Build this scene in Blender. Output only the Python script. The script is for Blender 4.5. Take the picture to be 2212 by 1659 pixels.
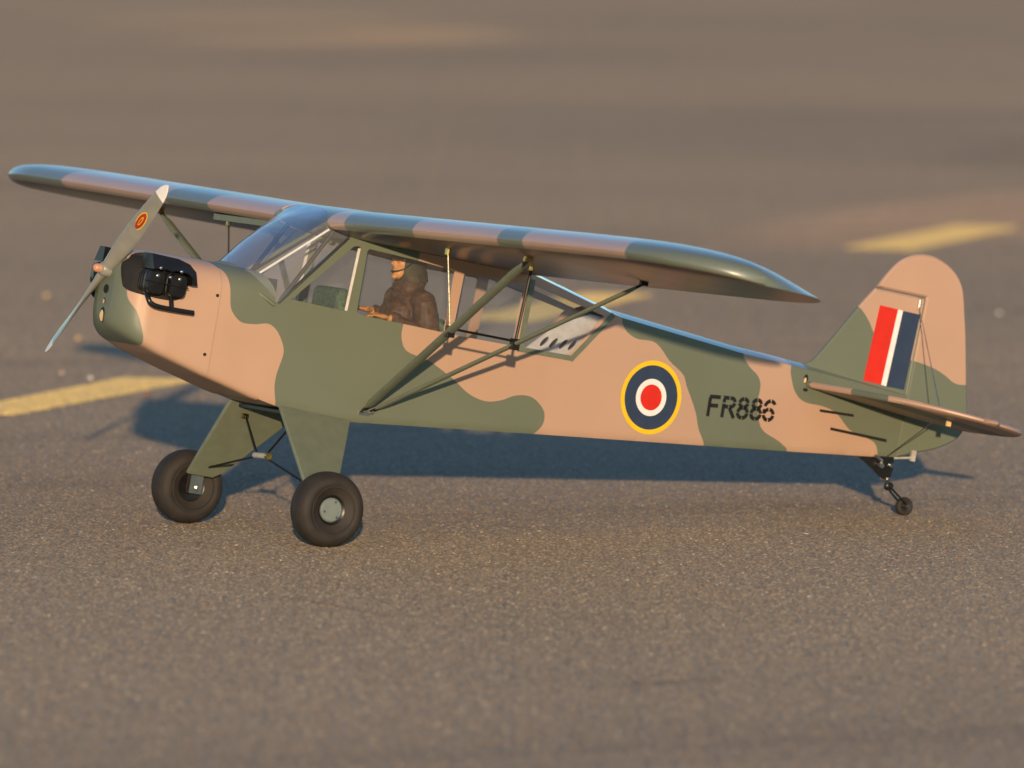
import bpy, bmesh, math, random
import numpy as np
from mathutils import Vector, Matrix
from mathutils.geometry import delaunay_2d_cdt, tessellate_polygon

random.seed(4); rng = np.random.default_rng(4)
for o in list(bpy.data.objects): bpy.data.objects.remove(o, do_unlink=True)
scene = bpy.context.scene
COL = scene.collection
R = math.radians

# ------------------------------------------------------------------ camera
cam_data = bpy.data.cameras.new('camera'); cam = bpy.data.objects.new('camera', cam_data); COL.objects.link(cam)
CAM_LOC = Vector((-5.459402, -10.212102, 0.981329))
CAM_ROT = Matrix(((0.86838996, 0.01852567, -0.49553575), (-0.49559347, 0.06650308, -0.86600488), (0.01691133, 0.99761423, 0.06693180)))
cam.matrix_world = Matrix.Translation(CAM_LOC) @ CAM_ROT.to_4x4()
cam_data.sensor_width = 36.0; cam_data.lens = 19000.0 / 2212.0 * 36.0
cam_data.clip_start = 0.1; cam_data.clip_end = 5000
cam_data.dof.use_dof = True; cam_data.dof.focus_distance = 11.55; cam_data.dof.aperture_fstop = 7.0
scene.camera = cam

# ------------------------------------------------------------------ sky, sun, exposure
SUN_EL, SUN_AZ = R(8.25), R(28.8)                      # low evening sun almost behind the photographer
sun_dir = Vector((-math.sin(SUN_AZ) * math.cos(SUN_EL), -math.cos(SUN_AZ) * math.cos(SUN_EL), math.sin(SUN_EL)))
world = bpy.data.worlds.new('World'); scene.world = world; world.use_nodes = True
wn = world.node_tree.nodes; wl = world.node_tree.links
sky = wn.new('ShaderNodeTexSky'); sky.sky_type = 'NISHITA'; sky.sun_disc = False
sky.sun_elevation = SUN_EL; sky.sun_rotation = math.atan2(sun_dir.x, sun_dir.y)
sky.air_density = 1.0; sky.dust_density = 0.15; sky.ozone_density = 3.0
wl.new(sky.outputs[0], wn['Background'].inputs[0]); wn['Background'].inputs[1].default_value = 0.15
sl = bpy.data.lights.new('sun', 'SUN'); sl.energy = 3.3; sl.angle = R(0.53); sl.color = (1.0, 0.72, 0.45)
sun = bpy.data.objects.new('sun', sl); COL.objects.link(sun)
sun.rotation_euler = sun_dir.to_track_quat('Z', 'Y').to_euler(); sun.location = (-4, -7, 2)
scene.view_settings.view_transform = 'Standard'; scene.view_settings.look = 'None'
scene.view_settings.exposure = 0.5; scene.view_settings.gamma = 1.0; scene.view_settings.use_curve_mapping = False
scene.cycles.max_bounces = 8; scene.cycles.transparent_max_bounces = 16

# ------------------------------------------------------------------ frame of the model: x aft, y starboard, z up in full-size metres, built at one fifth
K = 0.2
P0 = np.array([1.48, 0.0, -1.55972526])
M3 = Matrix(((0.98686767, 0.00186509, 0.16152002), (0.0, 0.99993334, -0.01154637), (-0.16153079, 0.01139474, 0.98680189)))

# ------------------------------------------------------------------ helpers
def nmat(name):
    m = bpy.data.materials.new(name); m.use_nodes = True
    nt = m.node_tree; b = nt.nodes['Principled BSDF']
    return m, nt, b
def N(nt, t, **kw):
    n = nt.nodes.new(t)
    for k, v in kw.items(): setattr(n, k, v)
    return n
def plain(name, col, rough=0.5, metal=0.0, spec=0.5, noise=0.12, scale=60.0, bump=0.0, coat=0.0):
    m, nt, b = nmat(name)
    tc = N(nt, 'ShaderNodeTexCoord'); no = N(nt, 'ShaderNodeTexNoise'); no.inputs['Scale'].default_value = scale; no.inputs['Detail'].default_value = 4
    nt.links.new(tc.outputs['Object'], no.inputs['Vector'])
    mx = N(nt, 'ShaderNodeMix', data_type='RGBA')
    mx.inputs[6].default_value = (*[c * (1 - noise) for c in col], 1); mx.inputs[7].default_value = (*[min(1, c * (1 + noise)) for c in col], 1)
    st = N(nt, 'ShaderNodeMapRange'); st.inputs[1].default_value = 0.36; st.inputs[2].default_value = 0.64; nt.links.new(no.outputs['Fac'], st.inputs[0])
    nt.links.new(st.outputs[0], mx.inputs[0]); nt.links.new(mx.outputs[2], b.inputs['Base Color'])
    b.inputs['Roughness'].default_value = rough; b.inputs['Metallic'].default_value = metal
    b.inputs['Specular IOR Level'].default_value = spec; b.inputs['Coat Weight'].default_value = coat
    if bump:
        bp = N(nt, 'ShaderNodeBump'); bp.inputs['Strength'].default_value = bump; bp.inputs['Distance'].default_value = 0.002
        nt.links.new(no.outputs['Fac'], bp.inputs['Height']); nt.links.new(bp.outputs[0], b.inputs['Normal'])
    return m

TAN = (0.455, 0.294, 0.203); GREEN = (0.136, 0.157, 0.111)
def camo_mat(name, rough, spec=0.5, coat=0.0, edge=9000.0):
    """two-colour paint: the vertex attribute 'camo' holds the distance to the painted edge, above zero is green"""
    m, nt, b = nmat(name)
    at = N(nt, 'ShaderNodeAttribute'); at.attribute_name = 'camo'
    ma = N(nt, 'ShaderNodeMath', operation='MULTIPLY_ADD', use_clamp=True); ma.inputs[1].default_value = 260.0; ma.inputs[2].default_value = 0.5
    nt.links.new(at.outputs['Fac'], ma.inputs[0])
    tc = N(nt, 'ShaderNodeTexCoord'); no = N(nt, 'ShaderNodeTexNoise'); no.inputs['Scale'].default_value = 9; no.inputs['Detail'].default_value = 6
    nt.links.new(tc.outputs['Object'], no.inputs['Vector'])
    mx = N(nt, 'ShaderNodeMix', data_type='RGBA'); mx.inputs[6].default_value = (*TAN, 1); mx.inputs[7].default_value = (*GREEN, 1)
    nt.links.new(ma.outputs[0], mx.inputs[0])
    hs = N(nt, 'ShaderNodeHueSaturation'); mr = N(nt, 'ShaderNodeMapRange'); mr.inputs[3].default_value = 0.92; mr.inputs[4].default_value = 1.08
    nt.links.new(no.outputs['Fac'], mr.inputs[0]); nt.links.new(mr.outputs[0], hs.inputs['Value']); nt.links.new(mx.outputs[2], hs.inputs['Color'])
    nt.links.new(hs.outputs[0], b.inputs['Base Color'])
    mr2 = N(nt, 'ShaderNodeMapRange'); mr2.inputs[3].default_value = rough * 0.85; mr2.inputs[4].default_value = rough * 1.2
    nt.links.new(no.outputs['Fac'], mr2.inputs[0]); nt.links.new(mr2.outputs[0], b.inputs['Roughness'])
    b.inputs['Specular IOR Level'].default_value = spec; b.inputs['Coat Weight'].default_value = coat; b.inputs['Coat Roughness'].default_value = 0.36; b.inputs['Coat IOR'].default_value = 1.6
    n2 = N(nt, 'ShaderNodeTexNoise'); n2.inputs['Scale'].default_value = 22; n2.inputs['Detail'].default_value = 3
    nt.links.new(tc.outputs['Object'], n2.inputs['Vector'])
    bp = N(nt, 'ShaderNodeBump'); bp.inputs['Strength'].default_value = 0.10; bp.inputs['Distance'].default_value = 0.004
    nt.links.new(n2.outputs['Fac'], bp.inputs['Height']); nt.links.new(bp.outputs[0], b.inputs['Normal'])
    return m

def glass_mat(name, tint=(0.93, 0.95, 0.97), rough=0.03, haze=0.02, ior=1.42, refl=1.0):
    m, nt, b = nmat(name); nt.nodes.remove(b)
    tr = N(nt, 'ShaderNodeBsdfTransparent'); tr.inputs[0].default_value = (*tint, 1)
    gl = N(nt, 'ShaderNodeBsdfGlossy'); gl.inputs['Roughness'].default_value = rough
    fr = N(nt, 'ShaderNodeFresnel'); fr.inputs['IOR'].default_value = ior
    tc = N(nt, 'ShaderNodeTexCoord'); no = N(nt, 'ShaderNodeTexNoise'); no.inputs['Scale'].default_value = 12
    nt.links.new(tc.outputs['Object'], no.inputs['Vector'])
    bp = N(nt, 'ShaderNodeBump'); bp.inputs['Strength'].default_value = 0.5; bp.inputs['Distance'].default_value = 0.008
    nt.links.new(no.outputs['Fac'], bp.inputs['Height']); nt.links.new(bp.outputs[0], gl.inputs['Normal'])
    if haze:
        df = N(nt, 'ShaderNodeBsdfDiffuse'); df.inputs[0].default_value = (0.8, 0.8, 0.8, 1); hz = N(nt, 'ShaderNodeMixShader'); hz.inputs[0].default_value = haze
        nt.links.new(tr.outputs[0], hz.inputs[1]); nt.links.new(df.outputs[0], hz.inputs[2]); tr = hz
    sc_ = N(nt, 'ShaderNodeMath', operation='MULTIPLY'); sc_.inputs[1].default_value = refl; nt.links.new(fr.outputs[0], sc_.inputs[0])
    mx = N(nt, 'ShaderNodeMixShader')
    nt.links.new(sc_.outputs[0], mx.inputs[0]); nt.links.new(tr.outputs[0], mx.inputs[1]); nt.links.new(gl.outputs[0], mx.inputs[2])
    nt.links.new(mx.outputs[0], nt.nodes['Material Output'].inputs['Surface'])
    return m

M = dict(
    skin_side=camo_mat('camouflage_satin_film', 0.42, 0.35),
    skin_wing=camo_mat('camouflage_gloss_film', 0.30, 0.6, 1.0),
    green=plain('green_paint', GREEN, 0.45, noise=0.06), tan=plain('tan_paint', TAN, 0.42, noise=0.05),
    black=plain('black_engine_plastic', (0.010, 0.010, 0.010), 0.27), rubber=plain('dusty_rubber', (0.022, 0.0172, 0.013), 0.75, noise=0.25, scale=45, bump=0.25),
    dark=plain('hole_shade_and_screw_black', (0.008, 0.007, 0.006), 0.8), steel=plain('bare_steel', (0.55, 0.52, 0.48), 0.28, 1.0), chrome=plain('chromed_metal', (0.9, 0.88, 0.85), 0.12, 1.0),  # dark: shade of uncut openings put into the colour; cowling screws too
    brass=plain('brass_fitting', (0.75, 0.50, 0.16), 0.25, 1.0), threaded=plain('threaded_rod', (0.40, 0.36, 0.27), 0.35, 0.9, noise=0.4, scale=400), rod=plain('black_rod', (0.015, 0.014, 0.013), 0.35, 0.3),
    prop=plain('grey_propeller_paint', (0.24, 0.235, 0.20), 0.32, noise=0.06, coat=0.3), white=plain('white_paint', (0.78, 0.76, 0.72), 0.4, noise=0.04),
    red=plain('red_decal', (0.62, 0.022, 0.008), 0.42, noise=0.04), badge_red=plain('dull_red_badge', (0.36, 0.03, 0.015), 0.5), navy=plain('navy_decal', (0.028, 0.045, 0.085), 0.4, noise=0.06), yellow=plain('yellow_decal', (0.78, 0.50, 0.012), 0.42, noise=0.04),
    ink=plain('black_lettering', (0.010, 0.010, 0.010), 0.5), glass=glass_mat('clear_acetate'), glass2=glass_mat('clear_windshield', (0.94, 0.96, 0.98), 0.16, 0.10, 1.5, 0.68),
    balsa=plain('bare_balsa', (0.72, 0.50, 0.24), 0.6), panel=plain('pale_cabin_panel', (0.62, 0.58, 0.55), 0.6, noise=0.08, scale=90),
    seat=plain('green_seat_fabric', (0.085, 0.135, 0.085), 0.85, noise=0.3, scale=220, bump=0.4), flesh=plain('tan_figure_skin', (0.66, 0.29, 0.085), 0.5, noise=0.15, scale=90),
    jacket=plain('brown_jacket', (0.085, 0.037, 0.015), 0.6, noise=0.42, scale=150, bump=0.8), helmet=plain('olive_brown_helmet', (0.060, 0.047, 0.022), 0.7, noise=0.4, scale=60),
    capmat=plain('dark_cap', (0.02, 0.017, 0.012), 0.7), trousers=plain('dark_trousers', (0.05, 0.045, 0.035), 0.8), bungee=plain('grey_tube', (0.38, 0.36, 0.32), 0.5),
    under=plain('shade_brown_underside_film', (0.090, 0.062, 0.047), 0.28, spec=0.15, noise=0.45, scale=9, bump=0.35), hub=plain('tan_spinner', (0.50, 0.25, 0.14), 0.38, noise=0.05), cap=plain('grey_green_hub_cap', (0.165, 0.205, 0.19), 0.35, noise=0.06))  # under: much darker than the tan film, underside shade put into its colour

def mk(name, verts, faces, mat, parent, smooth=30, attr=None, raw=False):
    me = bpy.data.meshes.new(name)
    v = np.asarray(verts, float)
    if not raw: v = (v - P0) * K
    me.from_pydata(v.tolist(), [], [tuple(int(i) for i in f) for f in faces]); me.update()
    if attr is not None:
        a = me.attributes.new('camo', 'FLOAT', 'POINT'); a.data.foreach_set('value', np.asarray(attr, np.float32))
    if smooth:
        me.polygons.foreach_set('use_smooth', [True] * len(me.polygons)); me.set_sharp_from_angle(angle=R(smooth))
    o = bpy.data.objects.new(name, me); COL.objects.link(o)
    if mat: me.materials.append(M[mat] if isinstance(mat, str) else mat)
    if parent: o.parent = parent
    return o
def fixn(o):
    bm = bmesh.new(); bm.from_mesh(o.data); bmesh.ops.recalc_face_normals(bm, faces=bm.faces); bm.to_mesh(o.data); bm.free(); return o
def merge(parts):
    V, F = [], []
    for v, f in parts:
        n = len(V); V += [tuple(p) for p in v]; F += [tuple(i + n for i in q) for q in f]
    return V, F
def basis(d):
    d = Vector(d).normalized(); a = Vector((0, 0, 1)) if abs(d.z) < 0.9 else Vector((1, 0, 0))
    u = d.cross(a).normalized(); return d, u, d.cross(u).normalized()
def tube(path, rad, n=10, caps=True, flat=1.0):
    """round (or flattened) tube along a path"""
    path = [Vector(p) for p in path]; V, F = [], []
    rads = rad if isinstance(rad, (list, tuple)) else [rad] * len(path)
    d, u, w = basis(path[1] - path[0])
    for i, p in enumerate(path):
        t = (path[min(i + 1, len(path) - 1)] - path[max(i - 1, 0)]).normalized()
        u = (u - t * u.dot(t)).normalized(); w = t.cross(u)
        for k in range(n):
            a = 2 * math.pi * k / n; V.append(p + u * math.cos(a) * rads[i] + w * math.sin(a) * rads[i] * flat)
    for i in range(len(path) - 1):
        for k in range(n): F.append((i * n + k, i * n + (k + 1) % n, (i + 1) * n + (k + 1) % n, (i + 1) * n + k))
    if caps: F.append(tuple(range(n - 1, -1, -1))); F.append(tuple((len(path) - 1) * n + k for k in range(n)))
    return V, F
def lathe(profile, origin, axis, n=32, close=True):
    """profile: (distance along axis, radius)"""
    d, u, w = basis(axis); o = Vector(origin); V, F = [], []
    for a, r in profile:
        for k in range(n):
            t = 2 * math.pi * k / n; V.append(o + d * a + (u * math.cos(t) + w * math.sin(t)) * max(r, 1e-4))
    for i in range(len(profile) - 1):
        for k in range(n): F.append((i * n + k, (i + 1) * n + k, (i + 1) * n + (k + 1) % n, i * n + (k + 1) % n))
    if close: F.append(tuple(range(n))); F.append(tuple((len(profile) - 1) * n + k for k in range(n - 1, -1, -1)))
    return V, F
def box(c, s, axes=None):
    c = Vector(c); ax = axes or (Vector((1, 0, 0)), Vector((0, 1, 0)), Vector((0, 0, 1)))
    V = [c + ax[0] * (i * s[0] / 2) + ax[1] * (j * s[1] / 2) + ax[2] * (k * s[2] / 2) for i in (-1, 1) for j in (-1, 1) for k in (-1, 1)]
    return V, [(0, 1, 3, 2), (4, 6, 7, 5), (0, 4, 5, 1), (2, 3, 7, 6), (0, 2, 6, 4), (1, 5, 7, 3)]
def prism(poly, y0, y1, holes=()):
    """outline in (x, z), thickness from y0 to y1"""
    loops = [poly] + list(holes); flat = [p for l in loops for p in l]; n = len(flat)
    tri = tessellate_polygon([[Vector((p[0], p[1], 0)) for p in l] for l in loops])
    f0 = y0 if callable(y0) else (lambda x, z: y0); f1 = y1 if callable(y1) else (lambda x, z: y1)
    V = [(p[0], f0(*p), p[1]) for p in flat] + [(p[0], f1(*p), p[1]) for p in flat]
    F = [tuple(t) for t in tri] + [tuple(i + n for i in reversed(t)) for t in tri]; s = 0
    for l in loops:
        m = len(l)
        for i in range(m): a, b = s + i, s + (i + 1) % m; F.append((a, b, b + n, a + n))
        s += m
    return V, F
def crom(pts, k=8, closed=False):
    pts = [np.array(p, float) for p in pts]; n = len(pts); out = []
    for i in range(n if closed else n - 1):
        g = (lambda j: pts[j % n]) if closed else (lambda j: pts[min(max(j, 0), n - 1)])
        a, b, c, d = g(i - 1), g(i), g(i + 1), g(i + 2)
        for j in range(k):
            t = j / k; out.append(0.5 * ((2 * b) + (c - a) * t + (2 * a - 5 * b + 4 * c - d) * t * t + (3 * b - a - 3 * c + d) * t ** 3))
    if not closed: out.append(pts[-1])
    return [tuple(p) for p in out]
def inside(P, poly):
    P = np.asarray(P, float); q = np.asarray(poly, float); r = np.zeros(len(P), bool); j = len(q) - 1
    for i in range(len(q)):
        c = ((q[i, 1] > P[:, 1]) != (q[j, 1] > P[:, 1])) & (P[:, 0] < (q[j, 0] - q[i, 0]) * (P[:, 1] - q[i, 1]) / (q[j, 1] - q[i, 1] + 1e-12) + q[i, 0]); r ^= c; j = i
    return r
def sdf(P, polys):
    """signed distance to the painted patches, positive inside"""
    P = np.asarray(P, float); best = np.full(len(P), -9.0)
    for poly in polys:
        q = np.asarray(poly, float); a = q; b = np.roll(q, -1, 0); d = np.full(len(P), 1e9)
        for i in range(len(q)):
            ab = b[i] - a[i]; t = np.clip(((P - a[i]) @ ab) / (ab @ ab + 1e-12), 0, 1); d = np.minimum(d, np.hypot(*(P - a[i] - t[:, None] * ab).T))
        best = np.maximum(best, np.where(inside(P, q), d, -d))
    return best
def I(x, xs, ys): return float(np.interp(x, xs, ys))
def tagged(o, label=None, cat=None, kind=None, group=None):
    if label: o['label'] = label
    if cat: o['category'] = cat
    if kind: o['kind'] = kind
    if group: o['group'] = group
    return o

# ------------------------------------------------------------------ the ground: rough asphalt
def asphalt():
    m, nt, b = nmat('worn_asphalt')
    ge = N(nt, 'ShaderNodeNewGeometry'); pos = ge.outputs['Position']
    vo = N(nt, 'ShaderNodeTexVoronoi'); vo.inputs['Scale'].default_value = 340; nt.links.new(pos, vo.inputs['Vector'])
    sp = N(nt, 'ShaderNodeSeparateColor'); nt.links.new(vo.outputs['Color'], sp.inputs[0])
    r1 = N(nt, 'ShaderNodeValToRGB'); cr = r1.color_ramp; cr.elements[0].position = 0.0; cr.elements[0].color = (0.176, 0.142, 0.098, 1)
    cr.elements[1].position = 1.0; cr.elements[1].color = (0.638, 0.545, 0.407, 1)
    for p, c in ((0.35, (0.262, 0.211, 0.148, 1)), (0.80, (0.319, 0.259, 0.184, 1)), (0.965, (0.380, 0.313, 0.223, 1))):
        e = cr.elements.new(p); e.color = c
    nt.links.new(sp.outputs[0], r1.inputs[0])
    # tint from stone to stone
    mt = N(nt, 'ShaderNodeMix', data_type='RGBA', blend_type='MULTIPLY'); mt.inputs[0].default_value = 0.4
    r2 = N(nt, 'ShaderNodeValToRGB'); r2.color_ramp.elements[0].color = (1.0, 0.82, 0.68, 1); r2.color_ramp.elements[1].color = (0.86, 0.96, 1.0, 1)
    rs = N(nt, 'ShaderNodeMath', operation='GREATER_THAN'); rs.inputs[1].default_value = 0.9965; nt.links.new(sp.outputs[2], rs.inputs[0])
    rm = N(nt, 'ShaderNodeMix', data_type='RGBA'); rm.inputs[7].default_value = (0.26, 0.085, 0.04, 1); nt.links.new(rs.outputs[0], rm.inputs[0]); nt.links.new(r1.outputs[0], rm.inputs[6])
    nt.links.new(sp.outputs[1], r2.inputs[0]); nt.links.new(rm.outputs[2], mt.inputs[6]); nt.links.new(r2.outputs[0], mt.inputs[7])
    # worn and oily patches
    no = N(nt, 'ShaderNodeTexNoise'); no.inputs['Scale'].default_value = 0.3; no.inputs['Detail'].default_value = 5; no.inputs['Roughness'].default_value = 0.62
    nt.links.new(pos, no.inputs['Vector'])
    r3 = N(nt, 'ShaderNodeValToRGB'); r3.color_ramp.elements[0].position = 0.34; r3.color_ramp.elements[0].color = (0.88, 0.87, 0.87, 1)
    r3.color_ramp.elements[1].position = 0.66; r3.color_ramp.elements[1].color = (1.08, 1.05, 1.0, 1)
    nt.links.new(no.outputs['Fac'], r3.inputs[0])
    m2 = N(nt, 'ShaderNodeMix', data_type='RGBA', blend_type='MULTIPLY'); m2.inputs[0].default_value = 1.0
    nt.links.new(mt.outputs[2], m2.inputs[6]); nt.links.new(r3.outputs[0], m2.inputs[7])
    # rubber streaks of tyres
    mp = N(nt, 'ShaderNodeMapping'); mp.inputs['Rotation'].default_value = (0, 0, R(-43)); mp.inputs['Scale'].default_value = (0.12, 1.6, 1.0)
    nt.links.new(pos, mp.inputs['Vector'])
    n3 = N(nt, 'ShaderNodeTexNoise'); n3.inputs['Scale'].default_value = 1.3; n3.inputs['Detail'].default_value = 4; nt.links.new(mp.outputs[0], n3.inputs['Vector'])
    r4 = N(nt, 'ShaderNodeValToRGB'); r4.color_ramp.elements[0].position = 0.30; r4.color_ramp.elements[0].color = (0.55, 0.55, 0.56, 1); r4.color_ramp.elements[1].position = 0.44; r4.color_ramp.elements[1].color = (1, 1, 1, 1)
    nt.links.new(n3.outputs['Fac'], r4.inputs[0])
    m3 = N(nt, 'ShaderNodeMix', data_type='RGBA', blend_type='MULTIPLY'); m3.inputs[0].default_value = 0.5
    nt.links.new(m2.outputs[2], m3.inputs[6]); nt.links.new(r4.outputs[0], m3.inputs[7])
    last = m3.outputs[2]
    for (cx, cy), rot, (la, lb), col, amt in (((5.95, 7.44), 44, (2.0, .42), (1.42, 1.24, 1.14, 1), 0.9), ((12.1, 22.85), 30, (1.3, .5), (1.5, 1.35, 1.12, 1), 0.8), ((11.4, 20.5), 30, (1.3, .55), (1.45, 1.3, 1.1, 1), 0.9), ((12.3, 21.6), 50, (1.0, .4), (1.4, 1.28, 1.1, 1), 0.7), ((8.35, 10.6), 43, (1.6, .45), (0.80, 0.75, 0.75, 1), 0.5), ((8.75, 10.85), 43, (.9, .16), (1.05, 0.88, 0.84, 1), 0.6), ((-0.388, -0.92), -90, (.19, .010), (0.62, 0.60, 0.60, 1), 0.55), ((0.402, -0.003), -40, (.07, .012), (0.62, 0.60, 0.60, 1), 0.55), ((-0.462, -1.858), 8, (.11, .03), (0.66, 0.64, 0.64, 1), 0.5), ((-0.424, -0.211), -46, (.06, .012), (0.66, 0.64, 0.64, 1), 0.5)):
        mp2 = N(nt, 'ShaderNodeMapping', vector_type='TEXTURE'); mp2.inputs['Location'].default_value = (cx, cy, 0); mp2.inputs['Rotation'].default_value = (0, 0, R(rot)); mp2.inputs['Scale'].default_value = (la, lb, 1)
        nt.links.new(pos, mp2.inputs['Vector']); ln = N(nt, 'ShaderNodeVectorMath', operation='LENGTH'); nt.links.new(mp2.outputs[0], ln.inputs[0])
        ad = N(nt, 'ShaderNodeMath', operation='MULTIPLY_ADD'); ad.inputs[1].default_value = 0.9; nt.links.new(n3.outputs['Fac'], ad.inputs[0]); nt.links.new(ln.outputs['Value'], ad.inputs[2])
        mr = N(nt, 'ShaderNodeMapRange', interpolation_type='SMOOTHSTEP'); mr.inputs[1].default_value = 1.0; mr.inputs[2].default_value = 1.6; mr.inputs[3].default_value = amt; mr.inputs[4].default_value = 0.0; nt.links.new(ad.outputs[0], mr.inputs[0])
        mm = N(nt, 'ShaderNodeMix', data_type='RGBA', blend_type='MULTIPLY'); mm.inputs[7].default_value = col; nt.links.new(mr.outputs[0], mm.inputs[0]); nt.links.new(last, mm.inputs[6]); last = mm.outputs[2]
    nt.links.new(last, b.inputs['Base Color'])
    b.inputs['Roughness'].default_value = 0.62; b.inputs['Specular IOR Level'].default_value = 0.35
    return m
M['asphalt'] = asphalt()

S = 900.0
ground = mk('ground', [(-S, -S, -0.005), (S, -S, -0.005), (S, S, -0.005), (-S, S, -0.005)], [(0, 1, 2, 3)], 'asphalt', None, 0, raw=True)
tagged(ground, kind='structure')
def asphalt_relief(ob):
    """the stones of the surface: one seamless patch of relief repeated over the runway in front of the photographer"""
    nt = bpy.data.node_groups.new('asphalt_relief', 'GeometryNodeTree')
    nt.interface.new_socket('Geometry', in_out='INPUT', socket_type='NodeSocketGeometry'); nt.interface.new_socket('Geometry', in_out='OUTPUT', socket_type='NodeSocketGeometry')
    gi = N(nt, 'NodeGroupInput'); go = N(nt, 'NodeGroupOutput'); L = nt.links.new
    T, RES = 0.4, 241
    gr = N(nt, 'GeometryNodeMeshGrid')
    for k, v in ((0, T), (1, T), (2, RES), (3, RES)): gr.inputs[k].default_value = v
    ps = N(nt, 'GeometryNodeInputPosition'); sx = N(nt, 'ShaderNodeSeparateXYZ'); L(ps.outputs[0], sx.inputs[0])
    def noise4(freq, detail, off):
        rad = freq * T / (2 * math.pi); outs = []
        for ax in (0, 1):
            s = N(nt, 'ShaderNodeMath', operation='MULTIPLY'); s.inputs[1].default_value = 2 * math.pi / T; L(sx.outputs[ax], s.inputs[0])
            for op in ('COSINE', 'SINE'):
                c = N(nt, 'ShaderNodeMath', operation=op); L(s.outputs[0], c.inputs[0])
                q = N(nt, 'ShaderNodeMath', operation='MULTIPLY_ADD'); q.inputs[1].default_value = rad; q.inputs[2].default_value = off; L(c.outputs[0], q.inputs[0]); outs.append(q)
        cb = N(nt, 'ShaderNodeCombineXYZ')
        for k in range(3): L(outs[k].outputs[0], cb.inputs[k])
        nz = N(nt, 'ShaderNodeTexNoise', noise_dimensions='4D'); nz.inputs['Scale'].default_value = 1.0; nz.inputs['Detail'].default_value = detail
        L(cb.outputs[0], nz.inputs['Vector']); L(outs[3].outputs[0], nz.inputs['W']); return nz.outputs[0]
    a = noise4(255.0, 0.0, 3.7); c = noise4(110.0, 0.0, 91.3)
    s1 = N(nt, 'ShaderNodeMath', operation='MULTIPLY_ADD'); s1.inputs[1].default_value = 0.0044; s1.inputs[2].default_value = -0.0022; L(a, s1.inputs[0])
    s2 = N(nt, 'ShaderNodeMath', operation='MULTIPLY_ADD'); s2.inputs[1].default_value = 0.0016; L(c, s2.inputs[0]); L(s1.outputs[0], s2.inputs[2])
    s3 = N(nt, 'ShaderNodeMath', operation='ADD'); s3.inputs[1].default_value = -0.0014; L(s2.outputs[0], s3.inputs[0])
    cz = N(nt, 'ShaderNodeCombineXYZ'); L(s3.outputs[0], cz.inputs[2])
    sp = N(nt, 'GeometryNodeSetPosition'); L(gr.outputs[0], sp.inputs['Geometry']); L(cz.outputs[0], sp.inputs['Offset'])
    sm = N(nt, 'GeometryNodeSetMaterial'); sm.inputs['Material'].default_value = M['asphalt']; L(sp.outputs[0], sm.inputs['Geometry'])
    NX, NY = 100, 130
    pg = N(nt, 'GeometryNodeMeshGrid')
    for k, v in ((0, (NX - 1) * T), (1, (NY - 1) * T), (2, NX), (3, NY)): pg.inputs[k].default_value = v
    tr = N(nt, 'GeometryNodeTransform'); ang = math.atan2(-0.49553575, 0.86600488)
    look = Vector((0.49553575, 0.86600488)); mid = Vector((CAM_LOC.x, CAM_LOC.y)) + look * (7.0 + NY * T / 2)
    tr.inputs['Translation'].default_value = (mid.x, mid.y, 0); tr.inputs['Rotation'].default_value = (0, 0, ang); L(pg.outputs[0], tr.inputs['Geometry'])
    ip = N(nt, 'GeometryNodeInstanceOnPoints'); L(tr.outputs[0], ip.inputs['Points']); L(sm.outputs[0], ip.inputs['Instance']); ip.inputs['Rotation'].default_value = (0, 0, ang)
    jn = N(nt, 'GeometryNodeJoinGeometry'); L(gi.outputs[0], jn.inputs[0]); L(ip.outputs[0], jn.inputs[0]); L(jn.outputs[0], go.inputs[0])
    md = ob.modifiers.new('asphalt_relief', 'NODES'); md.node_group = nt
asphalt_relief(ground)

def paint_mat():
    m, nt, b = nmat('worn_yellow_road_paint')
    ge = N(nt, 'ShaderNodeNewGeometry'); no = N(nt, 'ShaderNodeTexNoise'); no.inputs['Scale'].default_value = 35; no.inputs['Detail'].default_value = 6; nt.links.new(ge.outputs['Position'], no.inputs['Vector'])
    rp = N(nt, 'ShaderNodeValToRGB'); rp.color_ramp.elements[0].position = 0.26; rp.color_ramp.elements[0].color = (0.40, 0.32, 0.19, 1); rp.color_ramp.elements[1].position = 0.40; rp.color_ramp.elements[1].color = (0.72, 0.51, 0.185, 1)
    nt.links.new(no.outputs['Fac'], rp.inputs[0]); nt.links.new(rp.outputs[0], b.inputs['Base Color']); b.inputs['Roughness'].default_value = 0.7
    return m
M['paint'] = paint_mat()
def dash(quad, step=0.0030):
    """a painted bar lying on the stones, its surface following their roughness"""
    a, b, c, d = [np.array(q) for q in quad]                 # a-b far along, d-c the other side
    nu = max(2, int(np.linalg.norm(b - a) / step)); nv = max(2, int(np.linalg.norm(d - a) / step))
    u, v = np.meshgrid(np.linspace(0, 1, nu), np.linspace(0, 1, nv), indexing='ij')
    p = (a * ((1 - u) * (1 - v))[..., None] + b * (u * (1 - v))[..., None] + c * (u * v)[..., None] + d * ((1 - u) * v)[..., None])
    z = 0.0028 + rng.uniform(-0.0013, 0.0013, u.shape); edge = (u == 0) | (u == 1) | (v == 0) | (v == 1)
    p = p + np.where(edge[..., None], rng.uniform(-0.0015, 0.0015, p.shape), 0); z[edge] = 0.0006
    V = np.concatenate([p.reshape(-1, 2), z.reshape(-1, 1)], 1); i = np.arange(nu * nv).reshape(nu, nv)
    F = np.stack([i[:-1, :-1], i[1:, :-1], i[1:, 1:], i[:-1, 1:]], -1).reshape(-1, 4)
    o = mk('road_marking', V, F, 'paint', None, 0, raw=True); return tagged(o, kind='structure')
dash([(0.585, 2.134), (1.228, 2.779), (1.332, 2.704), (0.667, 2.058)])
dash([(2.597, 4.066), (3.257, 4.750), (3.377, 4.675), (2.717, 3.991)])
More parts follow.
